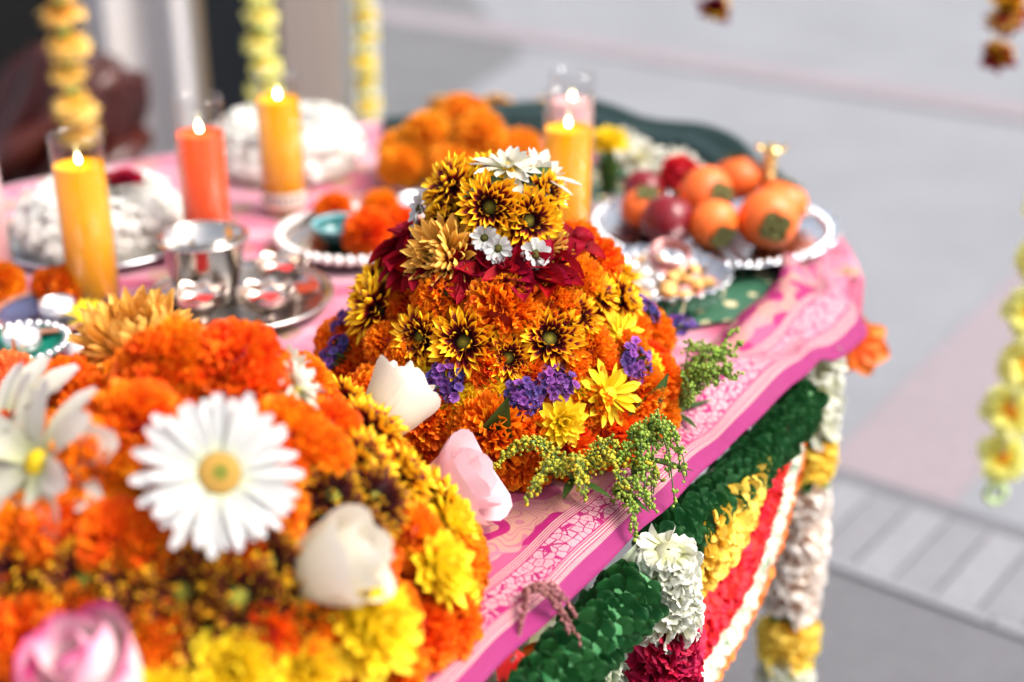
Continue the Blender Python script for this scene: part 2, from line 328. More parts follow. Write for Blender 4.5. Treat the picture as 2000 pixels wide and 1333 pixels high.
def sstep(x, a, b):
    t = np.clip((np.asarray(x, float) - a) / (b - a), 0, 1); return t * t * (3 - 2 * t)
SHAPES = {
    'ray': lambda v: (0.42 + 0.58 * sstep(v, 0, .5)) * np.sqrt(np.clip(1 - np.clip((v - .7) / .3, 0, 1) ** 2, 0.02, 1)),
    'point': lambda v: (0.40 + 0.60 * sstep(v, 0, .45)) * np.clip(1 - np.clip((v - .5) / .5, 0, 1) ** 1.8, 0.04, 1),
    'fan': lambda v: 0.25 + 0.75 * v,
    'lance': lambda v: np.clip(np.sin(PI * np.clip(v, 0.03, .98) ** .8), 0.05, 1),
    'round': lambda v: np.sqrt(np.clip(1 - (2 * v - 1) ** 2, 0.04, 1)),
    'obl': lambda v: (0.5 + 0.5 * sstep(v, 0, .4)) * np.sqrt(np.clip(1 - np.clip((v - .82) / .18, 0, 1) ** 2, 0.15, 1)),
}
def gridF(nl, nw): return [(i * nw + j, (i + 1) * nw + j, (i + 1) * nw + j + 1, i * nw + j + 1) for i in range(nl - 1) for j in range(nw - 1)]
def petal(L, W, shape='ray', nl=5, nw=4, bend=0.0, th0=0.0, cup=0.0, ruf=0.0, rf=2.5, ph=0.0, jag=0.0, tipcurl=0.0, twist=0.0, tround=0.0):
    """petal along +X, width along Y, upper side +Z"""
    v = np.linspace(0, 1, nl); u = np.linspace(-1, 1, nw)
    th = th0 + bend * v + tipcurl * v ** 4
    dx = np.cos(th); dz = np.sin(th)
    X = np.concatenate([[0], np.cumsum((dx[1:] + dx[:-1]) / 2)]) * L / (nl - 1); Z = np.concatenate([[0], np.cumsum((dz[1:] + dz[:-1]) / 2)]) * L / (nl - 1)
    wv = SHAPES[shape](v) * W / 2
    vv, uu = np.meshgrid(v, u, indexing='ij')
    y = uu * wv[:, None]; x = np.repeat(X[:, None], nw, 1); z = np.repeat(Z[:, None], nw, 1)
    off = cup * W * (uu ** 2) * np.sin(PI * np.clip(vv, .05, .95)) ** .5 + ruf * vv ** 1.3 * np.sin(uu * rf * PI + ph)
    x = x - off * np.sin(th)[:, None] + jag * vv ** 3 * np.cos(uu * rf * PI * 1.7 + ph * 2) - tround * L * uu ** 2 * vv ** 2; z = z + off * np.cos(th)[:, None]
    if twist:
        a = twist * vv; y, z = y * np.cos(a) - (z - Z[:, None]) * np.sin(a), Z[:, None] + y * np.sin(a) + (z - Z[:, None]) * np.cos(a)
    return np.stack([x, y, z], -1).reshape(-1, 3), gridF(nl, nw), np.stack([(uu + 1) / 2, vv], -1).reshape(-1, 2)
def lathe(prof, n=24, mod=None, close=False):
    V = []; UV = []
    k = len(prof)
    for i, (r, z) in enumerate(prof):
        for j in range(n):
            a = 2 * PI * j / n; rr, zz = (r, z) if mod is None else mod(r, z, a)
            V.append((rr * math.cos(a), rr * math.sin(a), zz)); UV.append((j / n, i / (k - 1)))
    F = [(i * n + j, i * n + (j + 1) % n, (i + 1) * n + (j + 1) % n, (i + 1) * n + j) for i in range(k - 1) for j in range(n)]
    return np.array(V), F, np.array(UV)
def tube(pts, rad, n=8, cap=True):
    pts = [Vector(p) for p in pts]; k = len(pts); rad = rad if isinstance(rad, (list, tuple)) else [rad] * k
    V = []; UV = []; up = Vector((0, 0, 1))
    for i, p in enumerate(pts):
        d = (pts[min(i + 1, k - 1)] - pts[max(i - 1, 0)]).normalized()
        a = d.cross(up if abs(d.z) < .95 else Vector((1, 0, 0))).normalized(); b = d.cross(a)
        for j in range(n):
            t = 2 * PI * j / n; V.append(p + (a * math.cos(t) + b * math.sin(t)) * rad[i]); UV.append((j / n, i / (k - 1)))
    F = [(i * n + j, i * n + (j + 1) % n, (i + 1) * n + (j + 1) % n, (i + 1) * n + j) for i in range(k - 1) for j in range(n)]
    if cap: F += [tuple(range(n))[::-1], tuple(range((k - 1) * n, k * n))]
    return np.array([tuple(v) for v in V]), F, np.array(UV)
def ball(r, n=8, k=5, sz=1.0):
    return lathe([(max(r * math.sin(PI * i / k), r * .02), -r * sz * math.cos(PI * i / k)) for i in range(k + 1)], n)
def boxv(x0, x1, y0, y1, z0, z1):
    V = [(x, y, z) for z in (z0, z1) for y in (y0, y1) for x in (x0, x1)]
    return np.array(V, float), [(0, 2, 3, 1), (4, 5, 7, 6), (0, 1, 5, 4), (2, 6, 7, 3), (0, 4, 6, 2), (1, 3, 7, 5)]
def poly_sheet(name, pts, z, mat, parent=None):
    mb = MB(); mb.add([(x, y, z) for x, y in pts], [tuple(range(len(pts)))]); return mb.build(name, mat, parent, smooth=False)

# ------------------------------------------------------------------ flower makers (meshes are cached and shared)
CACHE = {}
def marigold_mesh(kind, var, N=250, mats='marigold'):
    key = ('mari', kind, var)
    if key in CACHE: return CACHE[key]
    mb = MB(); Rr = 0.5; rs = random.Random(var * 13 + len(kind))
    lump = [rs.uniform(0, 6) for _ in range(3)]
    for i in range(N):
        q = (i + .5) / N; phi = R(116) * q ** .54; az = i * 2.39996 + rs.uniform(-.25, .25)
        d = Vector((math.sin(phi) * math.cos(az), math.sin(phi) * math.sin(az), math.cos(phi) * .84))
        W = Rr * (.30 + .36 * q ** 1.6) * rs.uniform(.75, 1.25); base = .42 - .06 * q
        L = Rr * (1.0 - base) * rs.uniform(.88, 1.08) * (1 + .07 * math.sin(3 * az + lump[0]) * q + .05 * math.sin(5 * phi + lump[1]))
        V, F, UV = petal(L, W, 'fan', 4, 8, bend=rs.uniform(-.3, .5) - .3 * q, ruf=Rr * rs.uniform(.055, .09), rf=rs.uniform(1.6, 2.8), ph=rs.uniform(0, 6), jag=.014, cup=rs.uniform(-.1, .3), tround=.14)
        psi = rs.uniform(-1.6, 1.6) * (1 - q * .7)
        z = Vector((0, 0, 1)) - d * d.z
        z = Vector((1, 0, 0)) if z.length < .05 else z; z.normalize(); y = z.cross(d).normalized(); z = d.normalized().cross(y)
        B = Matrix((d.normalized(), y, z)).transposed().to_4x4() @ Rx(psi)
        mb.add(V, F, UV, 0, (rs.random(), rs.random()), T(*(d * Rr * base)) @ B)
    V, F, UV = ball(Rr * .66, 12, 6, .84); UV[:] = (.5, .12); mb.add(V, F, UV)
    CACHE[key] = mb.mesh('marigold', mats); return CACHE[key]

SPEC = {  # layers: count, length, width, elevation, bend, cup, shape, base radius, base height   (unit = flower diameter)
    'mum': dict(mat='mum', layers=[(22, .40, .100, 0, .35, .42, 'ray', .11, .00), (21, .38, .098, 20, .40, .46, 'ray', .11, .02), (17, .31, .088, 40, .45, .48, 'ray', .10, .035), (9, .17, .06, 58, .7, .5, 'ray', .11, .045)],
                disc=('mum_disc', .125, .06)),
    'bronze': dict(mat='bronze', layers=[(28, .33, .092, -30, .9, .45, 'ray', .10, -.06), (28, .37, .092, -12, .9, .45, 'ray', .10, -.03), (26, .37, .092, 6, .9, .45, 'ray', .10, .0), (24, .35, .09, 22, 1.0, .45, 'ray', .09, .03), (21, .31, .085, 38, 1.1, .45, 'ray', .08, .05), (16, .26, .075, 54, 1.1, .45, 'ray', .07, .07), (12, .19, .06, 66, 1.0, .42, 'ray', .06, .08)],
                   disc=('bronze_disc', .10, .12)),
    'mumd': dict(mat='mum_dark', layers=[(20, .40, .100, 0, .35, .42, 'ray', .12, .00), (18, .36, .098, 24, .40, .46, 'ray', .12, .02), (12, .28, .088, 46, .45, .48, 'ray', .11, .035)], disc=('mum_disc', .14, .06)),
    'daisy': dict(mat='white', layers=[(13, .36, .19, 8, .1, .12, 'obl', .12, .0), (8, .33, .17, 22, .1, .12, 'obl', .12, .02)], disc=('daisy_eye', .15, .09)),
    'gerb': dict(mat='white', layers=[(24, .37, .088, 4, -.12, .10, 'obl', .13, .0), (22, .34, .085, 12, -.1, .12, 'obl', .13, .015)], disc=('gerbera_ring', .145, .05)),
    'yel': dict(mat='yellow', layers=[(15, .40, .17, 0, .2, .22, 'ray', .08, .0), (14, .36, .16, 22, .3, .25, 'ray', .08, .03), (12, .30, .15, 42, .4, .28, 'ray', .07, .05), (9, .24, .13, 60, .5, .3, 'ray', .05, .06)], disc=('yellow', .10, .09)),
    'yeld': dict(mat='yellow', layers=[(13, .42, .13, 8, .1, .2, 'ray', .09, .0), (11, .34, .11, 34, .2, .25, 'ray', .09, .02)], disc=('yellow', .13, .08)),
    'whitem': dict(mat='cream', layers=[(15, .44, .15, -8, -.5, .18, 'ray', .07, .0), (12, .40, .14, 14, -.3, .2, 'ray', .07, .02), (8, .28, .12, 45, .2, .2, 'ray', .05, .04)], disc=('yellow', .08, .06)),
    'lily': dict(mat='cream', layers=[(8, .46, .22, 6, -.35, .10, 'obl', .06, .0), (7, .42, .19, 24, -.3, .12, 'obl', .06, .02)], disc=('yellow', .09, .07)),
    'alst': dict(mat='maroon', layers=[(4, .58, .40, 24, -.7, .22, 'lance', .02, .0), (4, .54, .34, 44, -.8, .26, 'lance', .02, .01), (2, .40, .28, 66, -.5, .3, 'lance', .02, .01)], disc=('stem', .04, .10)),
}
def spec_layers(kind, rs):
    for li, (n, L, W, el, bend, cup, shp, r0, z0) in enumerate(SPEC[kind]['layers']):
        for k in range(n):
            a = 2 * PI * (k + .5 * (li % 2) + rs.uniform(-.3, .3)) / n
            m = Rz(a) @ T(r0, 0, z0) @ Ry(-R(el + rs.uniform(-12, 12))) @ Rx(rs.uniform(-.35, .35)) @ S(rs.uniform(.86, 1.12))
            yield li, m
def petal_mesh(kind, li, var):
    key = ('petal', kind, li, var)
    if key not in CACHE:
        n, L, W, el, bend, cup, shp, r0, z0 = SPEC[kind]['layers'][li]; rs = random.Random(var * 7 + li)
        V, F, UV = petal(L, W, shp, 6, 5, bend=bend * rs.uniform(.5, 1.4), cup=cup * rs.uniform(.7, 1.3), tipcurl=rs.uniform(-.7, .5) if kind in ('mum', 'bronze', 'yel', 'yeld') else rs.uniform(-.3, .2), twist=rs.uniform(-.3, .3))
        CACHE[key] = MB().add(V, F, UV, 0, (rs.random(), rs.random())).mesh('petal', SPEC[kind]['mat'])
    return CACHE[key]
def disc_geo(kind):
    m, r, h = SPEC[kind]['disc']
    V, F, UV = lathe([(.001, h), (r * .35, h * .97), (r * .7, h * .72), (r, h * .2), (r * .9, -.05), (r * .3, -.14)], 14); UV[:, 1] = np.clip(np.hypot(V[:, 0], V[:, 1]) / r, 0, 1); return V, F, UV
def put_flower(kind, parent, mat, separate=False, name=None, var=None):
    """a flower as a part: with separate petals (sub-parts) or as one joined mesh"""
    nm = name or NAMES[kind]; var = random.randrange(4) if var is None else var
    if kind in ('mari', 'mariy'):
        return link(nm, marigold_mesh(kind, var, mats='marigold' if kind == 'mari' else 'marigold_yellow'), parent, mat)
    if kind == 'stat': return link(nm, statice_mesh(var), parent, mat)
    if kind.startswith('rose'): return rose(nm, parent, mat, kind)
    dk = ('disc', kind)
    if dk not in CACHE:
        V, F, UV = disc_geo(kind); CACHE[dk] = MB().add(V, F, UV).mesh('flower_heart', SPEC[kind]['disc'][0])
    if separate:
        c = link(nm, CACHE[dk], parent, mat); rs = random.Random(random.random())
        for li, m in spec_layers(kind, rs): link('petal', petal_mesh(kind, li, rs.randrange(3)), c, m)
        return c
    key = ('joined', kind, var)
    if key not in CACHE:
        mb = MB(); rs = random.Random(var * 31 + 5)
        for li, m in spec_layers(kind, rs):
            n, L, W, el, bend, cup, shp, r0, z0 = SPEC[kind]['layers'][li]
            V, F, UV = petal(L, W, shp, 5, 4, bend=bend, cup=cup, tipcurl=rs.uniform(-.6, .5) if kind in ('mum', 'bronze') else 0, twist=rs.uniform(-.3, .3)); mb.add(V, F, UV, 0, (rs.random(), rs.random()), m)
        V, F, UV = disc_geo(kind); mb.add(V, F, UV, 1); CACHE[key] = mb.mesh(nm, [SPEC[kind]['mat'], SPEC[kind]['disc'][0]])
    return link(nm, CACHE[key], parent, mat)
NAMES = dict(mum='chrysanthemum', mumd='dark_chrysanthemum', bronze='bronze_chrysanthemum', daisy='white_daisy', gerb='gerbera', yel='yellow_chrysanthemum', yeld='yellow_daisy', whitem='cream_chrysanthemum', lily='white_gerbera',
             alst='maroon_alstroemeria', mari='marigold', mariy='marigold', stat='statice', rosew='white_rose', rosep='pink_rose', rosem='magenta_edged_rose')
def statice_mesh(var):
    key = ('stat', var)
    if key in CACHE: return CACHE[key]
    mb = MB(); rs = random.Random(var + 40)
    for i in range(26):
        a = i * 2.4; r = .40 * math.sqrt((i + .5) / 26); p = Vector((r * math.cos(a), r * math.sin(a), rs.uniform(.10, .34) - r * .4))
        n = Vector((r * 1.2 * math.cos(a), r * 1.2 * math.sin(a), .6)) + Vector((rs.uniform(-.3, .3), rs.uniform(-.3, .3), 0))
        rn = (rs.random(), rs.random())
        for k in range(5):
            V, F, UV = petal(.115, .135, 'fan', 3, 5, bend=-.6, cup=.1, ruf=.020, rf=2, ph=rs.uniform(0, 6))
            mb.add(V, F, UV, 0, rn, facing(p, n, k * 2 * PI / 5 + rs.uniform(-.2, .2)) @ Ry(-R(rs.uniform(30, 60))))
        V, F, UV = tube([(r * .5 * math.cos(a), r * .5 * math.sin(a), -.25), p], [.012, .03], 5); mb.add(V, F, UV, 1)
    CACHE[key] = mb.mesh('statice', ['purple', 'leaf']); return CACHE[key]
def rose(nm, parent, mat, kind):
    m = {'rosew': 'rose_white', 'rosep': 'rose_pink', 'rosem': 'rose_magenta'}[kind]
    V, F, UV = lathe([(.05, -.55), (.12, -.5), (.18, -.42), (.10, -.36)], 10); o = MB().add(V, F, UV).build(nm, 'leaf', parent, mat)
    rs = random.Random(len(nm))
    for i in range(11):
        ring = 0 if i < 4 else 1 if i < 8 else 2
        bud = kind != 'rosep'; rad = ((.36, .27, .17) if bud else (.38, .29, .18))[ring]; top = ((.36, .44, .48) if bud else (.40, .46, .48))[ring] + rs.uniform(-.04, .04); a0 = i * 2.15 + ring; span = (1.25, 1.15, 1.5)[ring]
        nl, nw = 8, 9; Vv = []; UVv = []
        for a in range(nl):
            v = a / (nl - 1)
            for b in range(nw):
                u = b / (nw - 1) * 2 - 1
                rr = rad * (.30 + .80 * math.sin(PI * .56 * min(1, v * 1.05)) ** .8) + (((.07, .01, -.03) if bud else (.15, .06, .03))[ring]) * max(0, v - .70) * 3.4 * (1 - .3 * u * u) + .03 * u
                zz = -.42 + (top + .42) * v - .10 * u * u * v * v + .06 * math.exp(-((u - .1) / .25) ** 2) * v ** 4
                an = a0 + u * span * (.45 + .55 * math.sin(PI * .5 * min(1, v * 1.3)))
                Vv.append((rr * math.cos(an), rr * math.sin(an), zz)); UVv.append(((u + 1) / 2, v))
        MB().add(Vv, gridF(nl, nw), np.array(UVv), 0, (rs.random(), rs.random())).build('petal', m, o)
    return o

# ------------------------------------------------------------------ the setting: paved ground
struct(poly_sheet('ground', [(-60, -40), (60, -40), (60, 120), (-60, 120)], 0.0, 'ground'))
struct(poly_sheet('road_marking', [(.15, 1.79), (.36, 1.64), (3.4, 6.0), (3.12, 6.12)], 0.005, 'pink_paint'))
struct(poly_sheet('road_marking', [(-4.0, 9.7), (-4.0, 9.3), (5.0, 2.70), (5.0, 3.02)], 0.008, 'pale_pink_paint'))
struct(poly_sheet('dark_ground_patch', [(-2.4, 5.4), (-.35, 5.0), (.05, 6.1), (-.5, 9.0), (-3.5, 9.0)], 0.003, 'dark_ground'))  # one darker grey area of the ground
g0 = np.array((.630, 2.385)); gd = np.array((.79, -.613)); gn = np.array((-.613, -.79))      # kerb line and its inward normal
def gp(a, b): p = g0 + gd * a + gn * b; return (float(p[0]), float(p[1]))
struct(poly_sheet('gutter', [gp(-2.2, -.055), gp(3.4, -.055), gp(3.4, .0), gp(-2.2, .0)], 0.009, 'gutter'))
struct(poly_sheet('roadway', [gp(-3.0, .29), gp(4.0, .29), gp(4.0, 3.2), gp(-3.0, 3.2)], 0.012, 'asphalt'))
strip = struct(poly_sheet('paver_strip', [gp(-1.4, .0), gp(1.9, .0), gp(1.9, .29), gp(-1.4, .29)], 0.0075, 'paver_dark'))
pv = {}
for k, c in enumerate(('paver_light', 'paver_dark')):
    V, F = boxv(.003, .071, .004, .262, 0, .010); pv[k] = MB().add(V, F).mesh('paver', c, False)
for i in range(-14, 24):
    a = i * .0745; p = gp(a, 0); link('paver', pv[i % 2], strip, T(p[0], p[1], .0078) @ Matrix(((gd[0], gn[0], 0, 0), (gd[1], gn[1], 0, 0), (0, 0, 1, 0), (0, 0, 0, 1))))
for i in range(8):
    V, F = boxv(.003, .397, .266, .288, 0, .012); p = gp(-1.2 + i * .4, 0)
    MB().add(V, F).build('kerb_stone', 'paver_light', strip, T(p[0], p[1], .0078) @ Matrix(((gd[0], gn[0], 0, 0), (gd[1], gn[1], 0, 0), (0, 0, 1, 0), (0, 0, 0, 1))), False)

# ------------------------------------------------------------------ behind the table: panels, posts, drapes
def drape(name, x0, x1, y, z0, z1, amp, waves, mat, label, cat, skew=0.0, hem=None):
    nx, nz = 60, 14; V = []; UV = []
    for side in (0, 1):
        for i in range(nz):
            for j in range(nx):
                u = j / (nx - 1); v = i / (nz - 1)
                off = amp * math.sin(u * waves * 2 * PI + 1.2 * math.sin(3 * v + u * 4)) * (1 - .4 * v) + amp * .5 * math.sin(u * waves * 4.7 + v * 2)
                V.append((x0 + (x1 - x0) * u + skew * (1 - v) * (.5 - u), y + off + side * .012, z0 + (z1 - z0) * v)); UV.append((u, v))
    n = nx * nz; F = gridF(nz, nx) + [tuple(i + n for i in f)[::-1] for f in gridF(nz, nx)]
    for i in range(nz - 1):
        for j in (0, nx - 1): a = i * nx + j; F.append((a, a + nx, a + nx + n, a + n))
    for j in range(nx - 1):
        for i in (0, nz - 1): a = i * nx + j; F.append((a, a + 1, a + 1 + n, a + n))
    o = MB().add(V, F, np.array(UV)).build(name, mat); return tag(o, label, cat)
drape('hanging_drape', -1.105, -.825, 3.62, .01, 2.6, .030, 2.2, 'white_cloth', 'pale grey white fabric drape hanging beside the dark doorway behind the candles', 'drape')
def panel(name, x0, x1, y0, y1, z1, mat, label, cat, trim=None):
    o = empty(name, T((x0 + x1) / 2, (y0 + y1) / 2, 0)); hw = (x1 - x0) / 2; hd = (y1 - y0) / 2
    V, F = boxv(-hw, hw, -hd, hd, .03, z1); MB().add(V, F).build('board', mat, o, smooth=False)
    V, F = boxv(-hw - .01, hw + .01, -hd - .02, hd + .02, 0, .03); MB().add(V, F).build('foot', 'dark_panel', o, smooth=False)
    if trim:
        V, F = boxv(-hw - .022, -hw, -hd - .003, hd, .03, z1); MB().add(V, F).build('edge_trim', trim, o, smooth=False)
    return tag(o, label, cat)
panel('dark_panel', -.820, -.607, 3.78, 3.86, 2.5, 'dark_panel', 'narrow dark slate panel standing between the pale drape and the beige post', 'panel', 'tan_edge')
panel('beige_post', -.604, -.440, 3.70, 3.84, 2.6, 'beige', 'wide beige post behind the tallest yellow candle', 'post')
drape('sheer_curtain', -.425, -.338, 3.55, .01, 2.6, .014, 1.6, 'sheer', 'narrow sheer white curtain along the edge of the beige post', 'curtain')
panel('doorway_dark', -2.6, -1.02, 4.05, 4.12, 2.5, 'doorway_black', 'black board standing for the darkness of a doorway behind the dark red cloth', 'doorway')  # the doorway's darkness, painted as a flat black board
# dark red silk heaped over a low stand
def red_heap():
    o = empty('silk_cloth', T(-1.12, 3.05, 0)); nx, nz = 64, 26; V = []; UV = []
    for i in range(nz):
        v = i / (nz - 1)
        for j in range(nx):
            a = 2 * PI * j / nx
            r = .30 * (1 - .62 * v ** 1.4) + .045 * math.sin(a * 7 + 3.2 * v) * (1 - v * .5) + .03 * math.sin(a * 3 + 6 * v)
            V.append((r * math.cos(a) + .16 * v * v + .03 * math.sin(v * 9), r * .8 * math.sin(a), .01 + .66 * v - .12 * math.sin(a + 1) * v + .10 * math.cos(a) * v)); UV.append((j / nx, v))
    F = [(i * nx + j, i * nx + (j + 1) % nx, (i + 1) * nx + (j + 1) % nx, (i + 1) * nx + j) for i in range(nz - 1) for j in range(nx)] + [tuple(range((nz - 1) * nx, nz * nx))]
    MB().add(V, F, np.array(UV)).build('draped_cloth', 'maroon_silk', o)
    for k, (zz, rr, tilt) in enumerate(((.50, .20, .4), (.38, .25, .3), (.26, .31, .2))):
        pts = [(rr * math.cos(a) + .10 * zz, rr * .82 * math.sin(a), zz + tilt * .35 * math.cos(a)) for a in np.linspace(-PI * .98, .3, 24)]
        V, F, UV = tube(pts, [.022 + .016 * math.sin(i * .7 + k) ** 2 for i in range(24)], 10); MB().add(V, F, UV).build('fold', 'silk_sheen_tint', o)
    return tag(o, 'dark red silk cloth heaped in heavy folds in front of the dark doorway', 'cloth')
M['silk_sheen_tint'] = fabric('silk_sheen_tint', (.10, .016, .006), (.035, .003, .003), 7); M['silk_sheen_tint'].node_tree.nodes['Principled BSDF'].inputs['Roughness'].default_value = 0.3  # lighter brown colour on the folds stands for the silk's highlights
red_heap()

# ------------------------------------------------------------------ the table and its cloths
P1 = np.array((-.021, .808)); LD = np.array((.535, .845)); LD = LD / np.linalg.norm(LD); LN = np.array((-LD[1], LD[0]))   # straight near edge, its inward normal
corner = [P1 + LD * .76, (.408, 1.53), (.418, 1.63), (.416, 1.73), (.402, 1.83), (.372, 1.93), (.320, 2.03), (.245, 2.13), (.14, 2.215), (0, 2.27), (-.16, 2.275), (-.30, 2.23), (-.50, 2.09), (-.74, 1.89), (-.95, 1.62), (-1.04, 1.3), (-1.0, .9), (-.85, .5), (-.62, .25), (-.45, .14)]
outline = [np.array(p) for p in corner]
def smooth_closed(pts, k=6):
    out = []; n = len(pts)
    for i in range(n):
        p0, p1, p2, p3 = pts[i - 1], pts[i], pts[(i + 1) % n], pts[(i + 2) % n]
        straight = i == n - 1
        for j in range(k):
            t = j / k
            out.append(p1 + (p2 - p1) * t if straight else .5 * ((2 * p1) + (-p0 + p2) * t + (2 * p0 - 5 * p1 + 4 * p2 - p3) * t * t + (-p0 + 3 * p1 - 3 * p2 + p3) * t ** 3))
    return out
OUT = smooth_closed(outline); cen = np.mean(OUT, axis=0)
tb = empty('table', T(float(cen[0]), float(cen[1]), 0))
def outline_slab(name, inset, z0, z1, mat, parent, off):
    pts = [p + (cen - p) / np.linalg.norm(cen - p) * inset - off for p in OUT]; n = len(pts)
    V = [(p[0], p[1], z0) for p in pts] + [(p[0], p[1], z1) for p in pts]
    F = [tuple(range(n, 2 * n)), tuple(range(n))[::-1]] + [(i, (i + 1) % n, (i + 1) % n + n, i + n) for i in range(n)]
    return MB().add(V, F).build(name, mat, parent, smooth=False)
outline_slab('tabletop', .055, TZ - .032, TZ - .001, 'table_wood', tb, cen)
for (x, y) in ((.10, 1.85), (-.72, 1.75), (-.42, .55), (-.80, .72)):
    V, F, UV = tube([(x - cen[0], y - cen[1], 0), (x - cen[0], y - cen[1], TZ - .03)], .018, 10); MB().add(V, F, UV).build('leg', 'metal_leg', tb)
tag(tb, 'long rounded table carrying the flower offerings under pink cloths', 'table')
# pink cloth over the whole top, with small wrinkles and a short drop at the far rim
def top_cloth():
    rings = [1.0, .985, .95, .88, .78, .65, .5, .34, .17, .02]; n = len(OUT); V = []
    for k, s in enumerate([None, 1.004] + rings[1:]):
        for i, p in enumerate(OUT):
            near = float(np.dot(p - P1, LN)) < .03
            p = p + LN * .05 if near else p
            if k == 0: q = cen + (p - cen) * 1.008; z = TZ - (.03 if near else .05 + .01 * math.sin(i * .9))
            else:
                q = cen + (p - cen) * s; z = TZ + .002 + (.0025 * math.sin(q[0] * 23 + q[1] * 9) + .002 * math.sin(q[0] * 11 - q[1] * 31)) * (1 if s < .97 else .2) + .0022
            V.append((q[0], q[1], z))
    m = len(V) // n
    F = [(k * n + i, k * n + (i + 1) % n, (k + 1) * n + (i + 1) % n, (k + 1) * n + i) for k in range(m - 1) for i in range(n)] + [tuple(range((m - 1) * n, m * n))]
    o = MB().add(V, F).build('tablecloth', 'cloth_pink'); return tag(o, 'pale and hot pink streaked tablecloth with gold motifs under the candles', 'tablecloth')
top_cloth()
# green brocade runner
def runner():
    nx, ny = 24, 40; V = []; a = np.array((.085, 1.36)); b = np.array((.20, 2.20))
    for i in range(ny):
        t = i / (ny - 1); c = a + (b - a) * t
        for j in range(nx):
            s = j / (nx - 1); x1 = min(.40, .29 + .20 * t) - (.0 if t < .6 else .35 * (t - .6))
            x = c[0] - .03 + (x1 - c[0] + .03) * s - .03 * math.sin(3 * t); y = c[1] + .12 * s * (1 - t) - .04 * s
            V.append((x, y, TZ + .0105 + .0015 * math.sin(x * 40 + y * 17)))
    o = MB().add(V, gridF(ny, nx)).build('brocade_runner', 'cloth_green'); return tag(o, 'green brocade runner with gold motifs under the fruit plate', 'cloth')
runner()
# dark green silk bunched along the far rim
def bunched():
    path = [np.array(p) for p in ((-.20, 2.20), (-.12, 2.215), (.0, 2.225), (.09, 2.205), (.18, 2.105), (.27, 2.06), (.335, 1.96), (.375, 1.86), (.398, 1.78))]
    n = 90; k = 28; V = []
    for i in range(n):
        t = i / (n - 1) * (len(path) - 1); a = int(min(t, len(path) - 2)); f = t - a; f = f * f * (3 - 2 * f) * .3 + f * .7; p = path[a] * (1 - f) + path[a + 1] * f
        d = path[a + 1] - path[a]; d /= np.linalg.norm(d); nn = np.array((-d[1], d[0]))
        h = .030 * (.35 + .65 * math.sin(PI * min(1, i / n * 1.35)) ** .7) * (1.0 if i > 20 else .5 + i / 40) + .018 * math.exp(-((i - 38) / 9) ** 2) + .024 * math.exp(-((i - 62) / 12) ** 2)
        for j in range(k):
            u = j / (k - 1)
            prof = math.sin(PI * min(1, u * 1.35)) ** .8 if u < .74 else 0
            fold = .006 * math.sin(u * 16 + i * .14 + 2 * math.sin(i * .07))
            y = -.060 + .115 * min(u / .74, 1); z = h * prof + fold * (1 if .08 < u < .8 else .2)
            if u > .74: z = -(u - .74) / .26 * (.012 + .19 * (1 - float(sstep(i, 58, 84)))); y = .055 + .012 * math.sin(i * .35) * (u - .74) * 4 + .006
            tp = float(sstep(i, 60, 88)); q = p + nn * (y * (1 - .55 * tp) - .022 * tp); V.append((q[0], q[1], TZ + .012 + z * (1 - .3 * tp)))
    o = MB().add(V, gridF(n, k)).build('silk_cloth', 'velvet'); return tag(o, 'dark green silk cloth bunched along the far rim of the table', 'cloth')
bunched()
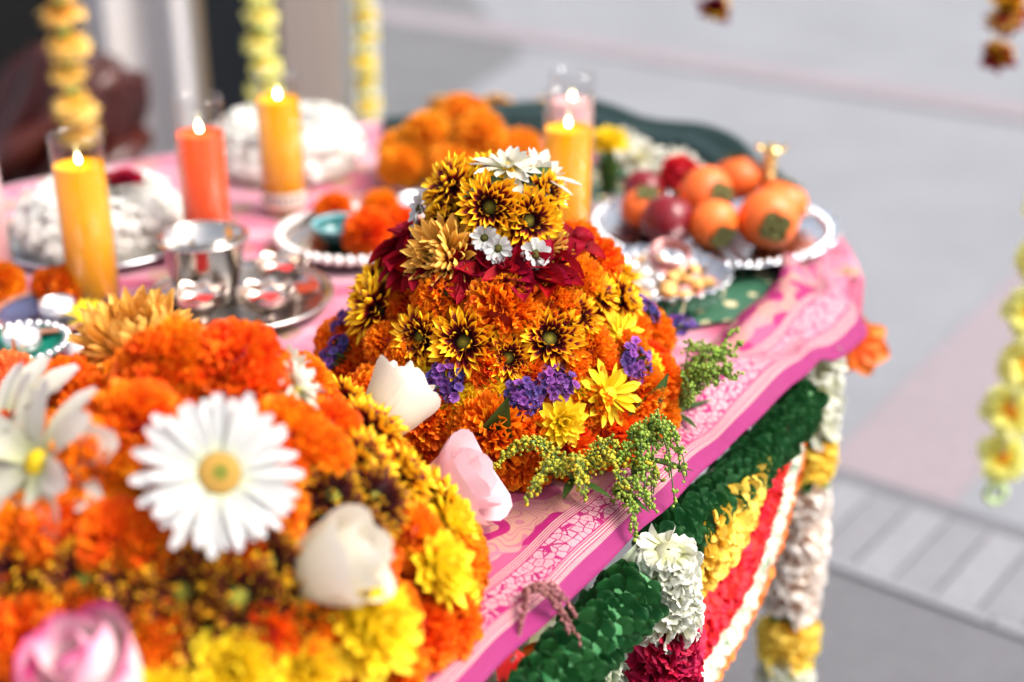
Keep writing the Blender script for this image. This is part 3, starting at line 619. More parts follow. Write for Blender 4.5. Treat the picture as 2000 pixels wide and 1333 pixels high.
# pink brocade saree with woven border along the near edge
def saree():
    ns, nw = 240, 40; V = []; UV = []; smax = 1.22
    arc = [P1 + LD * -.62]; s = -.62
    pts = [P1 + LD * x for x in np.linspace(-.62, .72, 100)] + [np.array(p) for p in ((.392, 1.462), (.408, 1.515), (.418, 1.58), (.424, 1.66), (.423, 1.74), (.412, 1.81), (.394, 1.88))]
    L = np.concatenate([[0], np.cumsum([np.linalg.norm(pts[i + 1] - pts[i]) for i in range(len(pts) - 1)])]); tot = L[-1]; PX = np.array(pts)
    for i in range(ns):
        ss = tot * i / (ns - 1); p = np.array((np.interp(ss, L, PX[:, 0]), np.interp(ss, L, PX[:, 1])))
        e = .05 if ss > 1.25 else .01
        q = np.array((np.interp(ss + e, L, PX[:, 0]), np.interp(ss + e, L, PX[:, 1]))); r = np.array((np.interp(ss - e, L, PX[:, 0]), np.interp(ss - e, L, PX[:, 1])))
        d = (q - r) / max(np.linalg.norm(q - r), 1e-6); nn = np.array((-d[1], d[0])); s = ss - .62
        wid = .185 - .085 * float(sstep(s, .2, .5)) - .10 * float(sstep(s, .84, 1.10))
        amp = float(sstep(s, .22, .58)) * (1 - .6 * float(sstep(s, .85, 1.05)))
        drop = .010 + .030 * float(sstep(s, .62, .78)) * (1 - .5 * float(sstep(s, .95, 1.15)))
        for j in range(nw):
            t = j / (nw - 1); wv = wid * t
            z = .0140 + .0016 * math.sin(s * 37 + wv * 20) + .0012 * math.sin(s * 61 - wv * 70)
            z += amp * (.016 * math.exp(-((wv - .055 - .10 * (s - .45)) / .022) ** 2) + .010 * math.sin(s * 24 + wv * 45) * math.sin(PI * min(1, wv / .085)) + .003 * math.exp(-((wv - wid + .01) / .02) ** 2))
            wd = .026 + .020 * float(sstep(s, .62, .8))
            if wv < wd: z -= drop * ((wd - wv) / wd) ** 1.3 * (1.3 + .35 * amp * math.sin(s * 30))
            off = wv + (amp * .004 * math.sin(s * 30) * (1 - t) if wv < .05 else 0) - .002
            u2 = p + nn * off * (1 if s < .7 else 1); V.append((u2[0], u2[1], TZ + z)); UV.append((s, wv))
    o = MB().add(V, gridF(ns, nw), np.array(UV)).build('brocade_saree', 'saree')
    md = o.modifiers.new('thick', 'SOLIDIFY'); md.thickness = .0012; md.offset = -1
    return tag(o, 'pink silk brocade saree with magenta border laid along the near edge', 'saree')
saree()

# ------------------------------------------------------------------ the two flower mounds
def mound(name, label, axis, prof, flowers, fills, sep_kinds, extras=()):
    o = empty(name, T(axis[0], axis[1], TZ + .012)); hs = [a for a, b in prof]; rs_ = [b for a, b in prof]
    V, F, UV = lathe([(max(r - .020, .002), h * .95) for h, r in prof], 40); MB().add(V, F, UV).build('core', 'core', o)
    def place(th, h, elev=None, out=0.0):
        r = float(np.interp(h, hs, rs_)); dr = float(np.interp(h + .012, hs, rs_) - np.interp(h - .012, hs, rs_)); a = R(th)
        el = math.atan2(-dr, .024) if elev is None else R(elev); el = min(max(el, R(8)), R(85))
        n = Vector((math.cos(a) * math.cos(el), math.sin(a) * math.cos(el), math.sin(el)))
        return Vector((r * math.cos(a), r * math.sin(a), h)) + n * out, n
    for (kind, h, n, size, ph, sink) in fills:
        for i in range(n):
            p, nn = place(ph + 360 * i / n + random.uniform(-4, 4), h + random.uniform(-.006, .006), None, sink)
            put_flower(kind, o, facing(p, nn + Vector((random.uniform(-.2, .2), random.uniform(-.2, .2), random.uniform(-.1, .2))), random.uniform(0, 6), size * random.uniform(.9, 1.1)))
    for f in flowers:
        kind, th, h, size = f[:4]; el = f[4] if len(f) > 4 else None; out = f[5] if len(f) > 5 else {'mari': .004, 'mariy': .004}.get(kind, .012)
        p, nn = place(th, h, el, out); nn = Vector(f[6]) if len(f) > 6 else nn
        jit = .0 if el is not None else .18
        put_flower(kind, o, facing(p, nn + Vector((random.uniform(-jit, jit), random.uniform(-jit, jit), random.uniform(-jit, jit) * .6)), random.uniform(0, 6), size), (kind, th) in sep_kinds)
    for (th, h, L, W, el, out) in extras:
        p, nn = place(th, h, el, out); V, F, UV = petal(1, .36, 'lance', 7, 5, bend=-.5, cup=.15)
        mt = facing(p, nn, 0) @ Ry(-R(60)) @ S(L, L * W / .36, L)
        if 'leafm' not in CACHE: CACHE['leafm'] = MB().add(V, F, UV).mesh('leaf', 'leaf')
        link('leaf', CACHE['leafm'], o, facing(p, nn, random.uniform(0, 6)) @ Ry(-R(35)) @ S(L))
    return tag(o, label, 'flower mound')

PA = [(0, .145), (.028, .148), (.056, .142), (.093, .116), (.126, .095), (.149, .074), (.163, .046), (.202, .042), (.224, .030), (.236, 0.0)]
FA = [('mum', -161, 0.108, 0.070, None, .013), ('mum', -124, 0.105, 0.057, None, .013), ('mum', -104, 0.107, 0.069, None, .013), ('mum', -86, 0.097, 0.050, None, .013), ('mum', -68, 0.108, 0.064, None, .013), ('mum', -53, 0.119, 0.052, None, .013), ('mum', -160, 0.214, 0.062, 35), ('mum', -98, 0.208, 0.065, 24), ('mum', -62, 0.198, 0.062, 14),
      ('mum', -30, 0.211, 0.048, 30), ('mum', -33, 0.128, 0.050, None, .013), ('mum', 178, 0.112, 0.063, None, .013), ('mum', -153, 0.191, 0.046), ('mum', -40, 0.183, 0.040), ('mum', -15, 0.112, 0.052, None, .013),
      ('bronze', -130, 0.161, 0.086, 20, .026), ('bronze', -44, 0.163, 0.056, 10, .018), ('daisy', -176, 0.172, 0.032, 15, .030), ('daisy', -164, 0.191, 0.033, 20, .032), ('daisy', -90, 0.174, 0.027, 20, .034), ('daisy', -66, 0.165, 0.031, 22, .036), ('daisy', -99, 0.180, 0.026, 25, .032), ('daisy', -21, 0.173, 0.030),
      ('daisy', -165, 0.165, 0.034, 15, .022), ('alst', 177, 0.150, 0.068), ('alst', -138, 0.148, 0.062), ('alst', 165, 0.136, 0.060), ('alst', -150, 0.146, 0.060), ('alst', -108, 0.153, 0.056), ('alst', -87, 0.152, 0.060), ('alst', -68, 0.151, 0.062), ('alst', -16, 0.155, 0.053), ('alst', -117, 0.148, 0.056), ('alst', -52, 0.154, 0.062), ('alst', -98, .150, 0.062), ('alst', -78, .149, 0.062), ('alst', -125, .148, 0.060), ('alst', -160, .147, 0.060), ('alst', -35, .154, 0.042), ('alst', -60, .147, 0.056),
      ('mari', -122, 0.134, 0.060), ('mari', -87, 0.131, 0.074), ('mari', -60, 0.132, 0.056), ('mari', -38, 0.140, 0.058), ('mari', -30, 0.152, 0.044), ('mari', -128, 0.087, 0.050), ('mari', -144, 0.090, 0.046), ('mari', -106, 0.088, 0.044), ('mari', -95, 0.090, 0.050), ('mari', -77, 0.085, 0.044), ('mari', -62, 0.088, 0.048), ('mari', -49, 0.094, 0.054), ('mari', -48, 0.080, 0.046),
      ('mari', -30, 0.078, 0.050), ('mari', -20, 0.044, 0.060), ('mari', -114, 0.053, 0.066), ('mari', -92, 0.044, 0.084), ('mari', -82, 0.020, 0.064), ('mari', -68, 0.029, 0.058), ('mari', -51, 0.025, 0.066), ('mari', -24, 0.019, 0.062), ('mari', -36, 0.044, 0.058), ('mari', -100, 0.015, 0.062), ('mari', -128, 0.045, 0.056), ('mari', -57, 0.057, 0.048), ('mari', -140, 0.042, 0.058),
      ('yel', -71, 0.052, 0.050, 20, .022), ('yel', -121, 0.078, 0.036), ('yel', -91, 0.071, 0.034), ('yeld', -52, 0.060, 0.060, 30, .018), ('yeld', -31, 0.093, 0.050), ('yel', -28, 0.063, 0.044), ('yel', -100, 0.068, 0.030), ('yel', -60, 0.067, 0.030), ('yel', -107, 0.065, 0.034),
      ('stat', -166, 0.060, 0.049), ('stat', -108, 0.077, 0.042, 30, .018), ('stat', -82, 0.069, 0.040, 30, .018), ('stat', -70, 0.075, 0.039, 35, .018), ('stat', -37, 0.075, 0.044, 25, .020), ('stat', 172, 0.065, 0.044),
      ('whitem', -60, 0.230, 0.066, 80, .006), ('whitem', 0, 0.221, 0.082, 62, .004)]
fillA = [('mari', 0.019, 15, .062, 4, -.006), ('mari', 0.051, 14, .058, 16, -.008), ('mari', 0.084, 13, .052, 0, -.008), ('mari', 0.117, 11, .050, 12, -.010), ('mari', 0.047, 7, .066, 20, .004), ('alst', 0.148, 9, .058, 0, -.004), ('mum', 0.192, 6, .058, 20, -.006), ('mum', 0.220, 5, .05, 50, -.004)]
# keep the filling behind the placed flowers on the near side, and finish the far side with the same kinds
FA += [('mum', a, 0.108, .062) for a in (20, 50, 80, 110, 140)] + [('stat', a, 0.071, 0.042) for a in (15, 60, 100, 145)] + [('mari', a, 0.136, .058) for a in (5, 35, 65, 95, 125, 150)] + [('yel', a, 0.065, .045) for a in (38, 80, 122)]
leavesA = [(-95, 0.221, .036, 1, 60, .004), (-60, 0.224, .034, 1, 50, .004), (-130, 0.220, .036, 1, 60, .002), (-110, 0.192, .040, 1, 40, .0), (-140, 0.150, .055, 1, 40, .0), (-170, 0.145, .06, 1, 30, .004), (-100, 0.122, .05, 1, 30, -.004), (-58, 0.037, .05, 1, 30, .004), (-75, 0.009, .09, 1, 10, .0), (-50, 0.007, .09, 1, 10, .0), (-95, 0.007, .09, 1, 8, .004)]
mound('flower_mound', 'tall tiered mound of marigolds and yellow-tipped maroon chrysanthemums, cream flower on top', (-.012, 1.22), PA, FA, fillA, {('mum', -98), ('mum', -62), ('mum', -104), ('daisy', -66), ('daisy', -90), ('yeld', -52), ('alst', -68)}, leavesA)

PB = [(0, .185), (.032, .188), (.065, .178), (.098, .152), (.132, .118), (.158, .084), (.175, .050), (.186, 0)]
FB = [('bronze', 118, .160, .110, 60, .018, (0, -.4, 1)), ('mari', 18, 0.177, .076, 55, .014), ('mari', 162, 0.158, .062), ('mari', -102, 0.173, .072), ('mari', -112, 0.158, .068), ('gerb', -64, 0.151, .104, 38, .044), ('mari', -2, 0.172, .058), ('mari', -25, 0.155, .068), ('mari', -49, 0.136, .060), ('mari', -21, 0.143, .062), ('mari', -40, 0.150, .06),
      ('mari', -112, 0.128, .064), ('mari', -94, 0.130, .060), ('mari', -84, 0.125, .056), ('mari', -124, 0.126, .056), ('mari', -64, 0.121, .052), ('lily', -128, 0.154, .115, 40, .022), ('lily', -165, 0.150, .11, 50, .02), ('mumd', -117, 0.109, .058), ('mumd', -100, 0.112, .058), ('mumd', -77, 0.106, .064), ('mumd', -65, 0.099, .066), ('mumd', -88, 0.116, .05), ('mumd', -52, 0.088, .058),
      ('mumd', -56, 0.110, .052), ('mum', 2, 0.100, .056), ('mum', -7, 0.124, .052), ('mum', 8, 0.070, .054), ('mumd', -17, 0.109, .060), ('mumd', -29, 0.124, .052), ('mumd', -29, 0.103, .050), ('mum', 20, 0.117, .055), ('mumd', -72, 0.086, .052), ('mumd', -85, 0.101, .05), ('mari', -111, 0.083, .064), ('mari', -101, 0.096, .054), ('mari', -12, 0.081, .050), ('mari', -13, 0.016, .064),
      ('mari', -51, 0.074, .05), ('mari', -120, 0.092, .052), ('mari', -60, 0.080, .052), ('mari', -82, 0.089, .05), ('mari', 2, 0.142, .052), ('mari', -2, 0.038, .066), ('mari', 12, 0.025, .066), ('yel', -41, 0.064, .080, None, .016), ('yel', -15, 0.061, .066, None, .012), ('yel', 2, 0.063, .062, None, .012), ('yel', -69, 0.069, .066), ('yel', -56, 0.058, .062), ('yel', -10, 0.037, .050), ('yel', -82, 0.058, .06),
      ('rosew', -44, .104, .070, 22, .026, (.85, -.15, .45)), ('rosem', -92, 0.072, .080, 30, .034, (-.35, -.35, .9)), ('rosep', 27, .036, .070, 20, .024, (.88, -.12, .55)), ('rosew', 44, 0.077, .068, 40, .034), ('whitem', 6, 0.164, .060, 40, .018), ('whitem', 40, 0.158, .055, 50, .014), ('mari', 45, 0.142, .058), ('mari', 75, 0.142, .06), ('mum', 45, 0.109, .056)]
fillB = [('mari', .020, 17, .066, 4, -.006), ('mari', .055, 16, .064, 16, -.010), ('mari', .095, 15, .060, 0, -.012), ('mari', .130, 13, .058, 12, -.012), ('mari', .165, 11, .058, 8, -.010), ('mari', .195, 8, .06, 20, -.008)]
FB += [('mum', a, 0.110, .06) for a in (70, 100, 130, 160, 190, 215)] + [('yel', a, 0.064, .062) for a in (80, 120, 160, 200)] + [('mari', a, 0.147, .062) for a in (100, 130, 200)]
leavesB = [(-30, .13, .05, 1, 40, -.004), (-110, .112, .045, 1, 30, -.002), (15, .09, .05, 1, 30, .0)]
mound('flower_mound', 'broad low flower mound with a white gerbera, roses and a bronze chrysanthemum on top', (-.236, .88), PB, FB, fillB, {('gerb', -64), ('lily', -128), ('whitem', 6)}, leavesB)

# ------------------------------------------------------------------ sprigs lying round the tall mound
def goldenrod(name, label, base, spread, L, mat, droop, seed, rise=.02, nbr=9):
    rs = random.Random(seed); o = empty(name, T(base[0], base[1], TZ + base[2])); ang0, wid = spread
    stem = MB(); buds = MB(); lf = MB(); bv, bf, buv = ball(.0017, 6, 4)
    for k in range(nbr):
        a = R(ang0 + wid * ((k + .5) / nbr - .5) * 2 + rs.uniform(-8, 8)); ln = L * rs.uniform(.6, 1.0); pts = []
        for i in range(9):
            t = i / 8; r = ln * t; zz = rise * math.sin(PI * t * .8) * (1 + .8 * rs.random()) + (.012 * (k % 3)) * t - droop * t * t * t
            pts.append(Vector((r * math.cos(a + .3 * t * (k % 2 - .5)), r * math.sin(a + .3 * t * (k % 2 - .5)), zz)))
        V, F, UV = tube(pts, [.0014 * (1 - .6 * i / 8) for i in range(9)], 5); stem.add(V, F, UV)
        for i in range(int(125 * ln / .08)):
            t = rs.uniform(.18, 1); f = t * 8; j = min(7, int(f)); p = pts[j].lerp(pts[j + 1], f - j)
            rad = .0085 * (1.15 - t) + .002; d = Vector((rs.gauss(0, 1), rs.gauss(0, 1), rs.gauss(.35, 1))).normalized(); q = p + d * rad * rs.uniform(.5, 1)
            s = rs.uniform(.6, 1.15); UVb = buv.copy(); UVb[:, 1] = rs.random(); buds.add(bv * s + np.array(q), bf, UVb)
            if rs.random() < .35: V, F, UV = tube([p, q], .0005, 3, False); stem.add(V, F, UV)
    stem.build('stem', 'stem', o); stuff(buds.build('buds', mat, o))
    for k in range(4):
        V, F, UV = petal(.035 + .02 * rs.random(), .008, 'lance', 6, 4, bend=-.2, cup=.1, th0=.1); MB().add(V, F, UV).build('leaf', 'leaf', o, Rz(R(ang0 + rs.uniform(-wid, wid))) @ T(0, 0, .003))
    return tag(o, label, 'goldenrod')
goldenrod('goldenrod_sprig', 'yellow goldenrod sprig sprawling over the woven border below the tall mound', (.052, 1.045, .026), (-95, 110), .075, 'goldenrod', .014, 3, .022, 11)
goldenrod('goldenrod_sprig', 'dark green goldenrod tuft drooping over the magenta selvedge', (.108, 1.078, .028), (-70, 42), .066, 'goldenrod_g', .050, 5, .030, 9)
goldenrod('goldenrod_sprig', 'pale green feathery sprig standing beside the tall mound', (.152, 1.180, .018), (-5, 75), .070, 'goldenrod_g', -.02, 9, .030, 11)
goldenrod('goldenrod_sprig', 'thin green goldenrod tail hanging over the border below the tall mound', (.085, 1.035, .022), (-60, 12), .065, 'goldenrod_g', .02, 12, .008, 2)
o = empty('statice_sprig', T(.150, 1.365, TZ + .016)); link('flower_cluster', statice_mesh(1), o, T(-.012, .0, .018) @ S(.042)); link('flower_cluster', statice_mesh(2), o, T(.022, -.004, .014) @ S(.048, .04, .034))
V, F, UV = tube([(-.05, .02, .004), (0, 0, .01), (.03, -.005, .012)], .0015, 6); MB().add(V, F, UV).build('stem', 'stem', o); tag(o, 'lilac statice sprig lying on the green brocade beside the tall mound', 'statice')
def amaranth():
    o = empty('amaranth_sprig', T(.010, .895, TZ + .016)); rs = random.Random(4); bv, bf, buv = ball(.0016, 6, 4)
    for k in range(9):
        a = R(-45 + rs.uniform(-55, 60)); ln = rs.uniform(.025, .055); mb = MB(); dr = rs.uniform(.2, 1.1)
        for i in range(60):
            t = i / 59; c = Vector((ln * t * math.cos(a + .5 * t * (k % 3 - 1)), ln * t * math.sin(a + .5 * t * (k % 3 - 1)), .010 * math.sin(PI * t) - .036 * t * t * t * dr))
            d = Vector((rs.gauss(0, 1), rs.gauss(0, 1), rs.gauss(0, 1))).normalized(); UVb = buv.copy(); UVb[:, 1] = rs.random(); mb.add(bv * rs.uniform(.6, 1.1) + np.array(c + d * .0016 * (1.2 - .6 * t)), bf, UVb)
        stuff(mb.build('tassel', 'amaranth', o))
    return tag(o, 'dusty pink amaranth tassels hanging over the edge by the broad mound', 'amaranth')
amaranth()

# ------------------------------------------------------------------ what hangs from the near edge
def edge_pt(s, out, drop): p = P1 + LD * s - LN * out; return Vector((p[0], p[1], TZ - drop))
EDGE = Matrix(((LD[0], -LN[0], 0, 0), (LD[1], -LN[1], 0, 0), (0, 0, 1, 0), (0, 0, 0, 1)))     # x along the edge, y outwards, z up
def rope(name, label, path, rad, leafd, n_sep, per, step, seed):
    """rope of overlapping round leaves"""
    rs = random.Random(seed); o = empty(name, T(*path[0])); base = path[0]
    V, F, UV = tube([p - base for p in path], rad * .80, 12); MB().add(V, F, UV).build('rope_core', 'garland_green', o)
    meshes = []
    for k in range(4):
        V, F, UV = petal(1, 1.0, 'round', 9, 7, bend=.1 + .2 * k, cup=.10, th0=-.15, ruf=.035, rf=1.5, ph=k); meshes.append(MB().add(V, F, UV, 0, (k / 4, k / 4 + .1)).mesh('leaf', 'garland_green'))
    L = [0]
    for i in range(len(path) - 1): L.append(L[-1] + (path[i + 1] - path[i]).length)
    items = []; t = 0; r = 0
    while t < L[-1]:
        for j in range(per):
            a = 2 * PI * (j + .5 * (r % 2) + rs.uniform(-.18, .18)) / per; tt = min(L[-1] - 1e-4, max(0, t + rs.uniform(-.3, .3) * step))
            i = max(k for k in range(len(L)) if L[k] <= tt); i = min(i, len(path) - 2); d = (path[i + 1] - path[i]).normalized(); p = path[i] + d * (tt - L[i]) - base
            u = d.cross(Vector((0, 0, 1))).normalized(); v = u.cross(d); nrm = u * math.cos(a) + v * math.sin(a)
            sgn = 1 if d.y > 0 else -1; x = (nrm + d * sgn * rs.uniform(.35, .8) + d.cross(nrm) * rs.uniform(-.3, .3)).normalized(); z = (nrm * .5 - d * sgn); z = (z - x * z.dot(x)).normalized(); y = z.cross(x)
            s = leafd * rs.uniform(.65, 1.25); m = Matrix.Translation(p + nrm * rad * .62) @ Matrix((x, y, z)).transposed().to_4x4() @ S(s)
            vis = nrm.dot(Vector((.35, -.9, .35))) + 0.0
            items.append((vis, m, rs.randrange(4)))
        t += step; r += 1
    items.sort(key=lambda q: -q[0]); mb = MB()
    for vis, m, k in items[:n_sep]: link('leaf', meshes[k], o, m)
    rest = items[n_sep:]
    if rest:
        for vis, m, k in rest:
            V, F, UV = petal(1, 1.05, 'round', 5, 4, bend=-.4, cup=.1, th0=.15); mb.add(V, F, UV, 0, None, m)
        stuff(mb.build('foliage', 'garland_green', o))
    return tag(o, label, 'garland')
rope('leaf_garland', 'dark green rope of round leaves under the border, nearest the broad mound', [edge_pt(-.34 + .545 * t, .014, .036 + .010 * math.sin(PI * t)) for t in np.linspace(0, 1, 16)], .026, .0165, 295, 13, .0105, 1)
rope('leaf_garland', 'dark green leaf rope under the border between the two hanging flower strings', [edge_pt(.268 + .335 * t, .0, .036 + .012 * math.sin(PI * t)) for t in np.linspace(0, 1, 14)], .023, .014, 280, 15, .0095, 2)

def fluff(mb, mi, p, nrm, up, size, rs, wide=1.0, ruf=.12):
    """one crimped fabric petal pointing along nrm"""
    V, F, UV = petal(size, size * 1.2 * wide, 'obl', 4, 6, bend=rs.uniform(-.8, .3), ruf=size * ruf, rf=rs.uniform(1.2, 2.4), ph=rs.uniform(0, 6), cup=rs.uniform(-.1, .3))
    x = (nrm + Vector((rs.uniform(-.3, .3), rs.uniform(-.3, .3), rs.uniform(-.3, .3)))).normalized(); z = (up - x * up.dot(x)).normalized(); y = z.cross(x)
    mb.add(V, F, UV, mi, (rs.random(), rs.random()), Matrix.Translation(p) @ Matrix((x, y, z)).transposed().to_4x4() @ Rx(rs.uniform(-.5, .5)))
def fluff_band(parent, name, z0, z1, r0, r1, mat, psize, step, per, seed, sep=0, lean=(0, 0)):
    """a cylinder of crimped petals round a vertical string, z from z0 down to z1"""
    rs = random.Random(seed); pm = []
    for k in range(5):
        V, F, UV = petal(1, 1.25, 'obl', 8, 11, bend=-.8 + .3 * k, ruf=.10, rf=1.2 + .25 * k, ph=k * 1.7, cup=.22 - .08 * k, tipcurl=.5 - .3 * k); pm.append(MB().add(V, F, UV, 0, (k / 5, (k * 2 % 5) / 5)).mesh('petal', mat))
    V, F, UV = tube([(0, 0, z0), (0, 0, z1)], [r0 * .55, r1 * .55], 12); core = MB().add(V, F, UV * 0 + .2).build(name, mat, parent)
    z = z0 - psize * .2; r = 0; rest = MB(); its = []
    while z > z1 + psize * .1:
        t = (z - z0) / (z1 - z0); rad = r0 + (r1 - r0) * t
        for j in range(per):
            a = 2 * PI * (j + .5 * (r % 2) + rs.uniform(-.2, .2)) / per; n = Vector((math.cos(a), math.sin(a), rs.uniform(-.35, .35))).normalized()
            its.append((-n.y + .3 * n.x, n, z + rs.uniform(-.3, .3) * step, rad, rs.randrange(5), rs.uniform(.8, 1.2), rs.uniform(-1.5, 1.5)))
        z -= step; r += 1
    its.sort(key=lambda q: -q[0])
    for i, (vis, n, zz, rad, k, s, tw) in enumerate(its):
        zv = Vector((0, 0, 1)); zv = (zv - n * zv.dot(n)).normalized(); y = zv.cross(n); m = Matrix.Translation(n * rad * .55 + Vector((0, 0, zz))) @ Matrix((n, y, zv)).transposed().to_4x4() @ Rx(tw) @ S(psize * s)
        if i < sep: link('petal', pm[k], core, m)
        else:
            V, F, UV = petal(1, 1.25, 'fan', 3, 5, bend=-.2, ruf=.16, rf=1.5, ph=tw * 7); rest.add(V, F, UV, 0, None, m)
    if its[sep:]: stuff(rest.build('petal_fill', mat, core))
    return core
def leaf_collar(parent, z, r, n=7):
    c = empty('leaf_collar'); c.parent = parent; c.location = (0, 0, z)
    for k in range(n):
        V, F, UV = petal(r, r * .6, 'lance', 5, 4, bend=-.5, cup=.1, th0=.25); MB().add(V, F, UV).build('leaf', 'garland_green', c, Rz(2 * PI * k / n + .2))
    return c
h = edge_pt(.238, .026, .010); o = empty('flower_string', T(*h)); tag(o, 'hanging flower string, white above and deep red below, in front of the rosette panel', 'garland')
V, F, UV = tube([(0, 0, 0), (0, 0, -.50)], .0015, 6); MB().add(V, F, UV).build('string', 'thread', o)
fluff_band(o, 'white_petals', .0, -.070, .020, .034, 'garland_white', .0145, .0058, 22, 1, 200)
fluff_band(o, 'red_petals', -.073, -.27, .034, .034, 'garland_red', .0145, .0062, 22, 2, 200)
fluff_band(o, 'white_petals', -.275, -.46, .029, .026, 'garland_white', .018, .009, 13, 3, 0)
h = Vector((.334, 1.428, TZ - .030)); o = empty('flower_string', T(*h)); tag(o, 'long white and peach flower string with yellow blossoms hanging from the table corner', 'garland')
V, F, UV = tube([(0, 0, .03), (0, 0, -.60)], .0015, 6); MB().add(V, F, UV).build('string', 'thread', o)
fluff_band(o, 'white_petals', .0, -.098, .026, .030, 'garland_white', .020, .010, 13, 4, 60)
leaf_collar(o, -.104, .036)
fluff_band(o, 'yellow_petals', -.108, -.150, .028, .030, 'fab_yellow', .020, .010, 13, 5, 30)
leaf_collar(o, -.160, .036)
fluff_band(o, 'peach_petals', -.165, -.335, .024, .028, 'garland_peach', .021, .010, 13, 6, 90)
leaf_collar(o, -.345, .034)
fluff_band(o, 'yellow_petals', -.35, -.40, .027, .029, 'fab_yellow', .020, .010, 13, 7, 20)
fluff_band(o, 'white_petals', -.40, -.58, .027, .024, 'garland_white', .020, .012, 12, 8, 0)
# half rosettes of crimped petals hung on the side of the table
def half_rosette(label, s0, bands, seed, inset=.012):
    c = edge_pt(s0, -inset, .034); o = empty('rosette_panel', T(*c) @ EDGE); rs = random.Random(seed)
    n = 40; rmax = bands[-1][1]
    V = [(0, 0, 0)] + [(rmax * .97 * math.cos(-PI * k / n), 0, rmax * .97 * math.sin(-PI * k / n)) for k in range(n + 1)]; k2 = len(V)
    V2 = V + [(x, -.006, z) for x, y, z in V]; F = [(0, k, k + 1) for k in range(1, n + 1)] + [(k2, k2 + k + 1, k2 + k) for k in range(1, n + 1)]
    MB().add(V2, F).build('backing', 'fab_mint', o)
    for (r0, r1, mat, ps, nm, puff) in bands:
        mb = MB(); r = r0
        while r < r1:
            cnt = max(6, int(PI * r / (ps * .55)))
            for k in range(cnt):
                a = -PI * (k + rs.random()) / cnt; q = Vector((r * math.cos(a), .004 + puff * math.sin(PI * min(1, (r - r0) / (r1 - r0) * .8 + .2)), r * math.sin(a)))
                rad = Vector((math.cos(a), 0, math.sin(a))); fluff(mb, 0, q, (rad * .75 + Vector((0, .8, 0))).normalized(), Vector((0, 1, 0)) - rad * .3, ps * rs.uniform(.8, 1.2), rs)
            r += ps * .5
        stuff(mb.build(nm, mat, o))
    return tag(o, label, 'panel')
half_rosette('half-round hanging panel of yellow, red, mint and orange crimped petals', .385, [(.0, .100, 'fab_yellow', .014, 'yellow_centre', .026), (.098, .176, 'fab_red', .014, 'red_ring', .014), (.176, .222, 'fab_mint', .013, 'mint_ring', .006), (.222, .236, 'fab_orange', .012, 'orange_edge', .004)], 1)
half_rosette('second half-round petal panel, only its orange and white rim showing under the green leaf rope', -.095, [(.0, .10, 'fab_yellow', .024, 'yellow_centre', .026), (.10, .16, 'fab_red', .024, 'red_ring', .02), (.16, .20, 'fab_orange', .022, 'orange_ring', .014), (.20, .236, 'garland_white', .020, 'white_edge', .010)], 2, .036)
# orange fabric petal and leaf behind the corner
o = empty('fabric_flower', T(.405, 1.520, TZ - .065) @ S(.62)); 
for k, (rot, L, W) in enumerate(((-.3, .075, .055), (-1.1, .07, .05), (.5, .07, .05), (1.4, .06, .05), (-2.0, .06, .05))):
    V, F, UV = petal(L, W, 'lance', 7, 6, bend=-.6, cup=.2); MB().add(V, F, UV).build('petal', 'fab_orange', o, T(0, .01, 0) @ Rx(R(70)) @ Rz(rot) )
for k in range(3):
    V, F, UV = petal(.05, .035, 'lance', 6, 5, bend=-.4, cup=.1); MB().add(V, F, UV).build('leaf', 'garland_green', o, T(-.03, -.005, .01) @ Rx(R(60)) @ Rz(1.2 + k * .9))
tag(o, 'orange fabric flower with a green leaf sticking out behind the table corner', 'flower')

# ------------------------------------------------------------------ candles
def candle(x, y, zt, wax, label, rad=.0295, hgt=.205, level=.165, band=False, lean=0.0):
    o = empty('glass_candle', T(x, y, TZ + zt) @ Ry(lean)); r = rad
    V, F, UV = lathe([(.001, .0), (r * .9, .0), (r, .004), (r, hgt - .012), (r * 1.02, hgt - .005), (r * 1.02, hgt), (r * .95, hgt), (r * .93, hgt - .010), (r * .93, .008), (.001, .006)], 40); MB().add(V, F, UV).build('glass', 'glass', o)
    q = r * .925
    V, F, UV = lathe([(.001, .0085), (q * .95, .0085), (q, .012), (q, level + .002), (q * .92, level - .001), (q * .5, level - .003), (.001, level - .0035)], 36); w_ = MB().add(V, F, UV).build('wax', wax, o)
    V, F, UV = tube([(0, 0, level - .006), (.0006, 0, level + .010)], .0009, 6); MB().add(V, F, UV).build('wick', 'wick', o)
    V, F, UV = lathe([(.0005, 0), (.0034, .0025), (.0044, .006), (.0038, .011), (.0020, .016), (.0003, .021)], 12); fs = random.uniform(.5, .7); f = MB().add(V, F, UV).build('flame', 'flame', o, T(.0006, 0, level + .003) @ Ry(random.uniform(-.12, .12)) @ S(fs, fs, fs * random.uniform(.7, 1.05)))
    if band:
        V, F, UV = lathe([(r * 1.004, .014), (r * 1.004, .034)], 40); MB().add(V, F, UV).build('paper_label', 'label', o)
    return tag(o, label, 'candle', 'lit glass candles on the table')
candle(-.470, 1.486, .006, 'wax_yellow', 'lit yellow glass candle nearest the camera, beside the white jasmine coil', level=.160, hgt=.197)
candle(-.364, 1.612, .006, 'wax_red', 'lit red-orange glass candle behind the steel cup', level=.160)
candle(-.302, 1.800, .006, 'wax_yellow', 'lit yellow glass candle with a printed label near its foot', hgt=.190, level=.152, band=True)
candle(.065, 1.605, .012, 'wax_yellow', 'lit yellow glass candle directly behind the tall flower mound', level=.162)
candle(.078, 1.815, .012, 'wax_pink', 'lit pale pink glass candle hidden behind the yellow one', level=.140, hgt=.18)
candle(-.592, 1.500, .006, 'wax_pink', 'pink glass candle cut by the frame at the table end', level=.155)

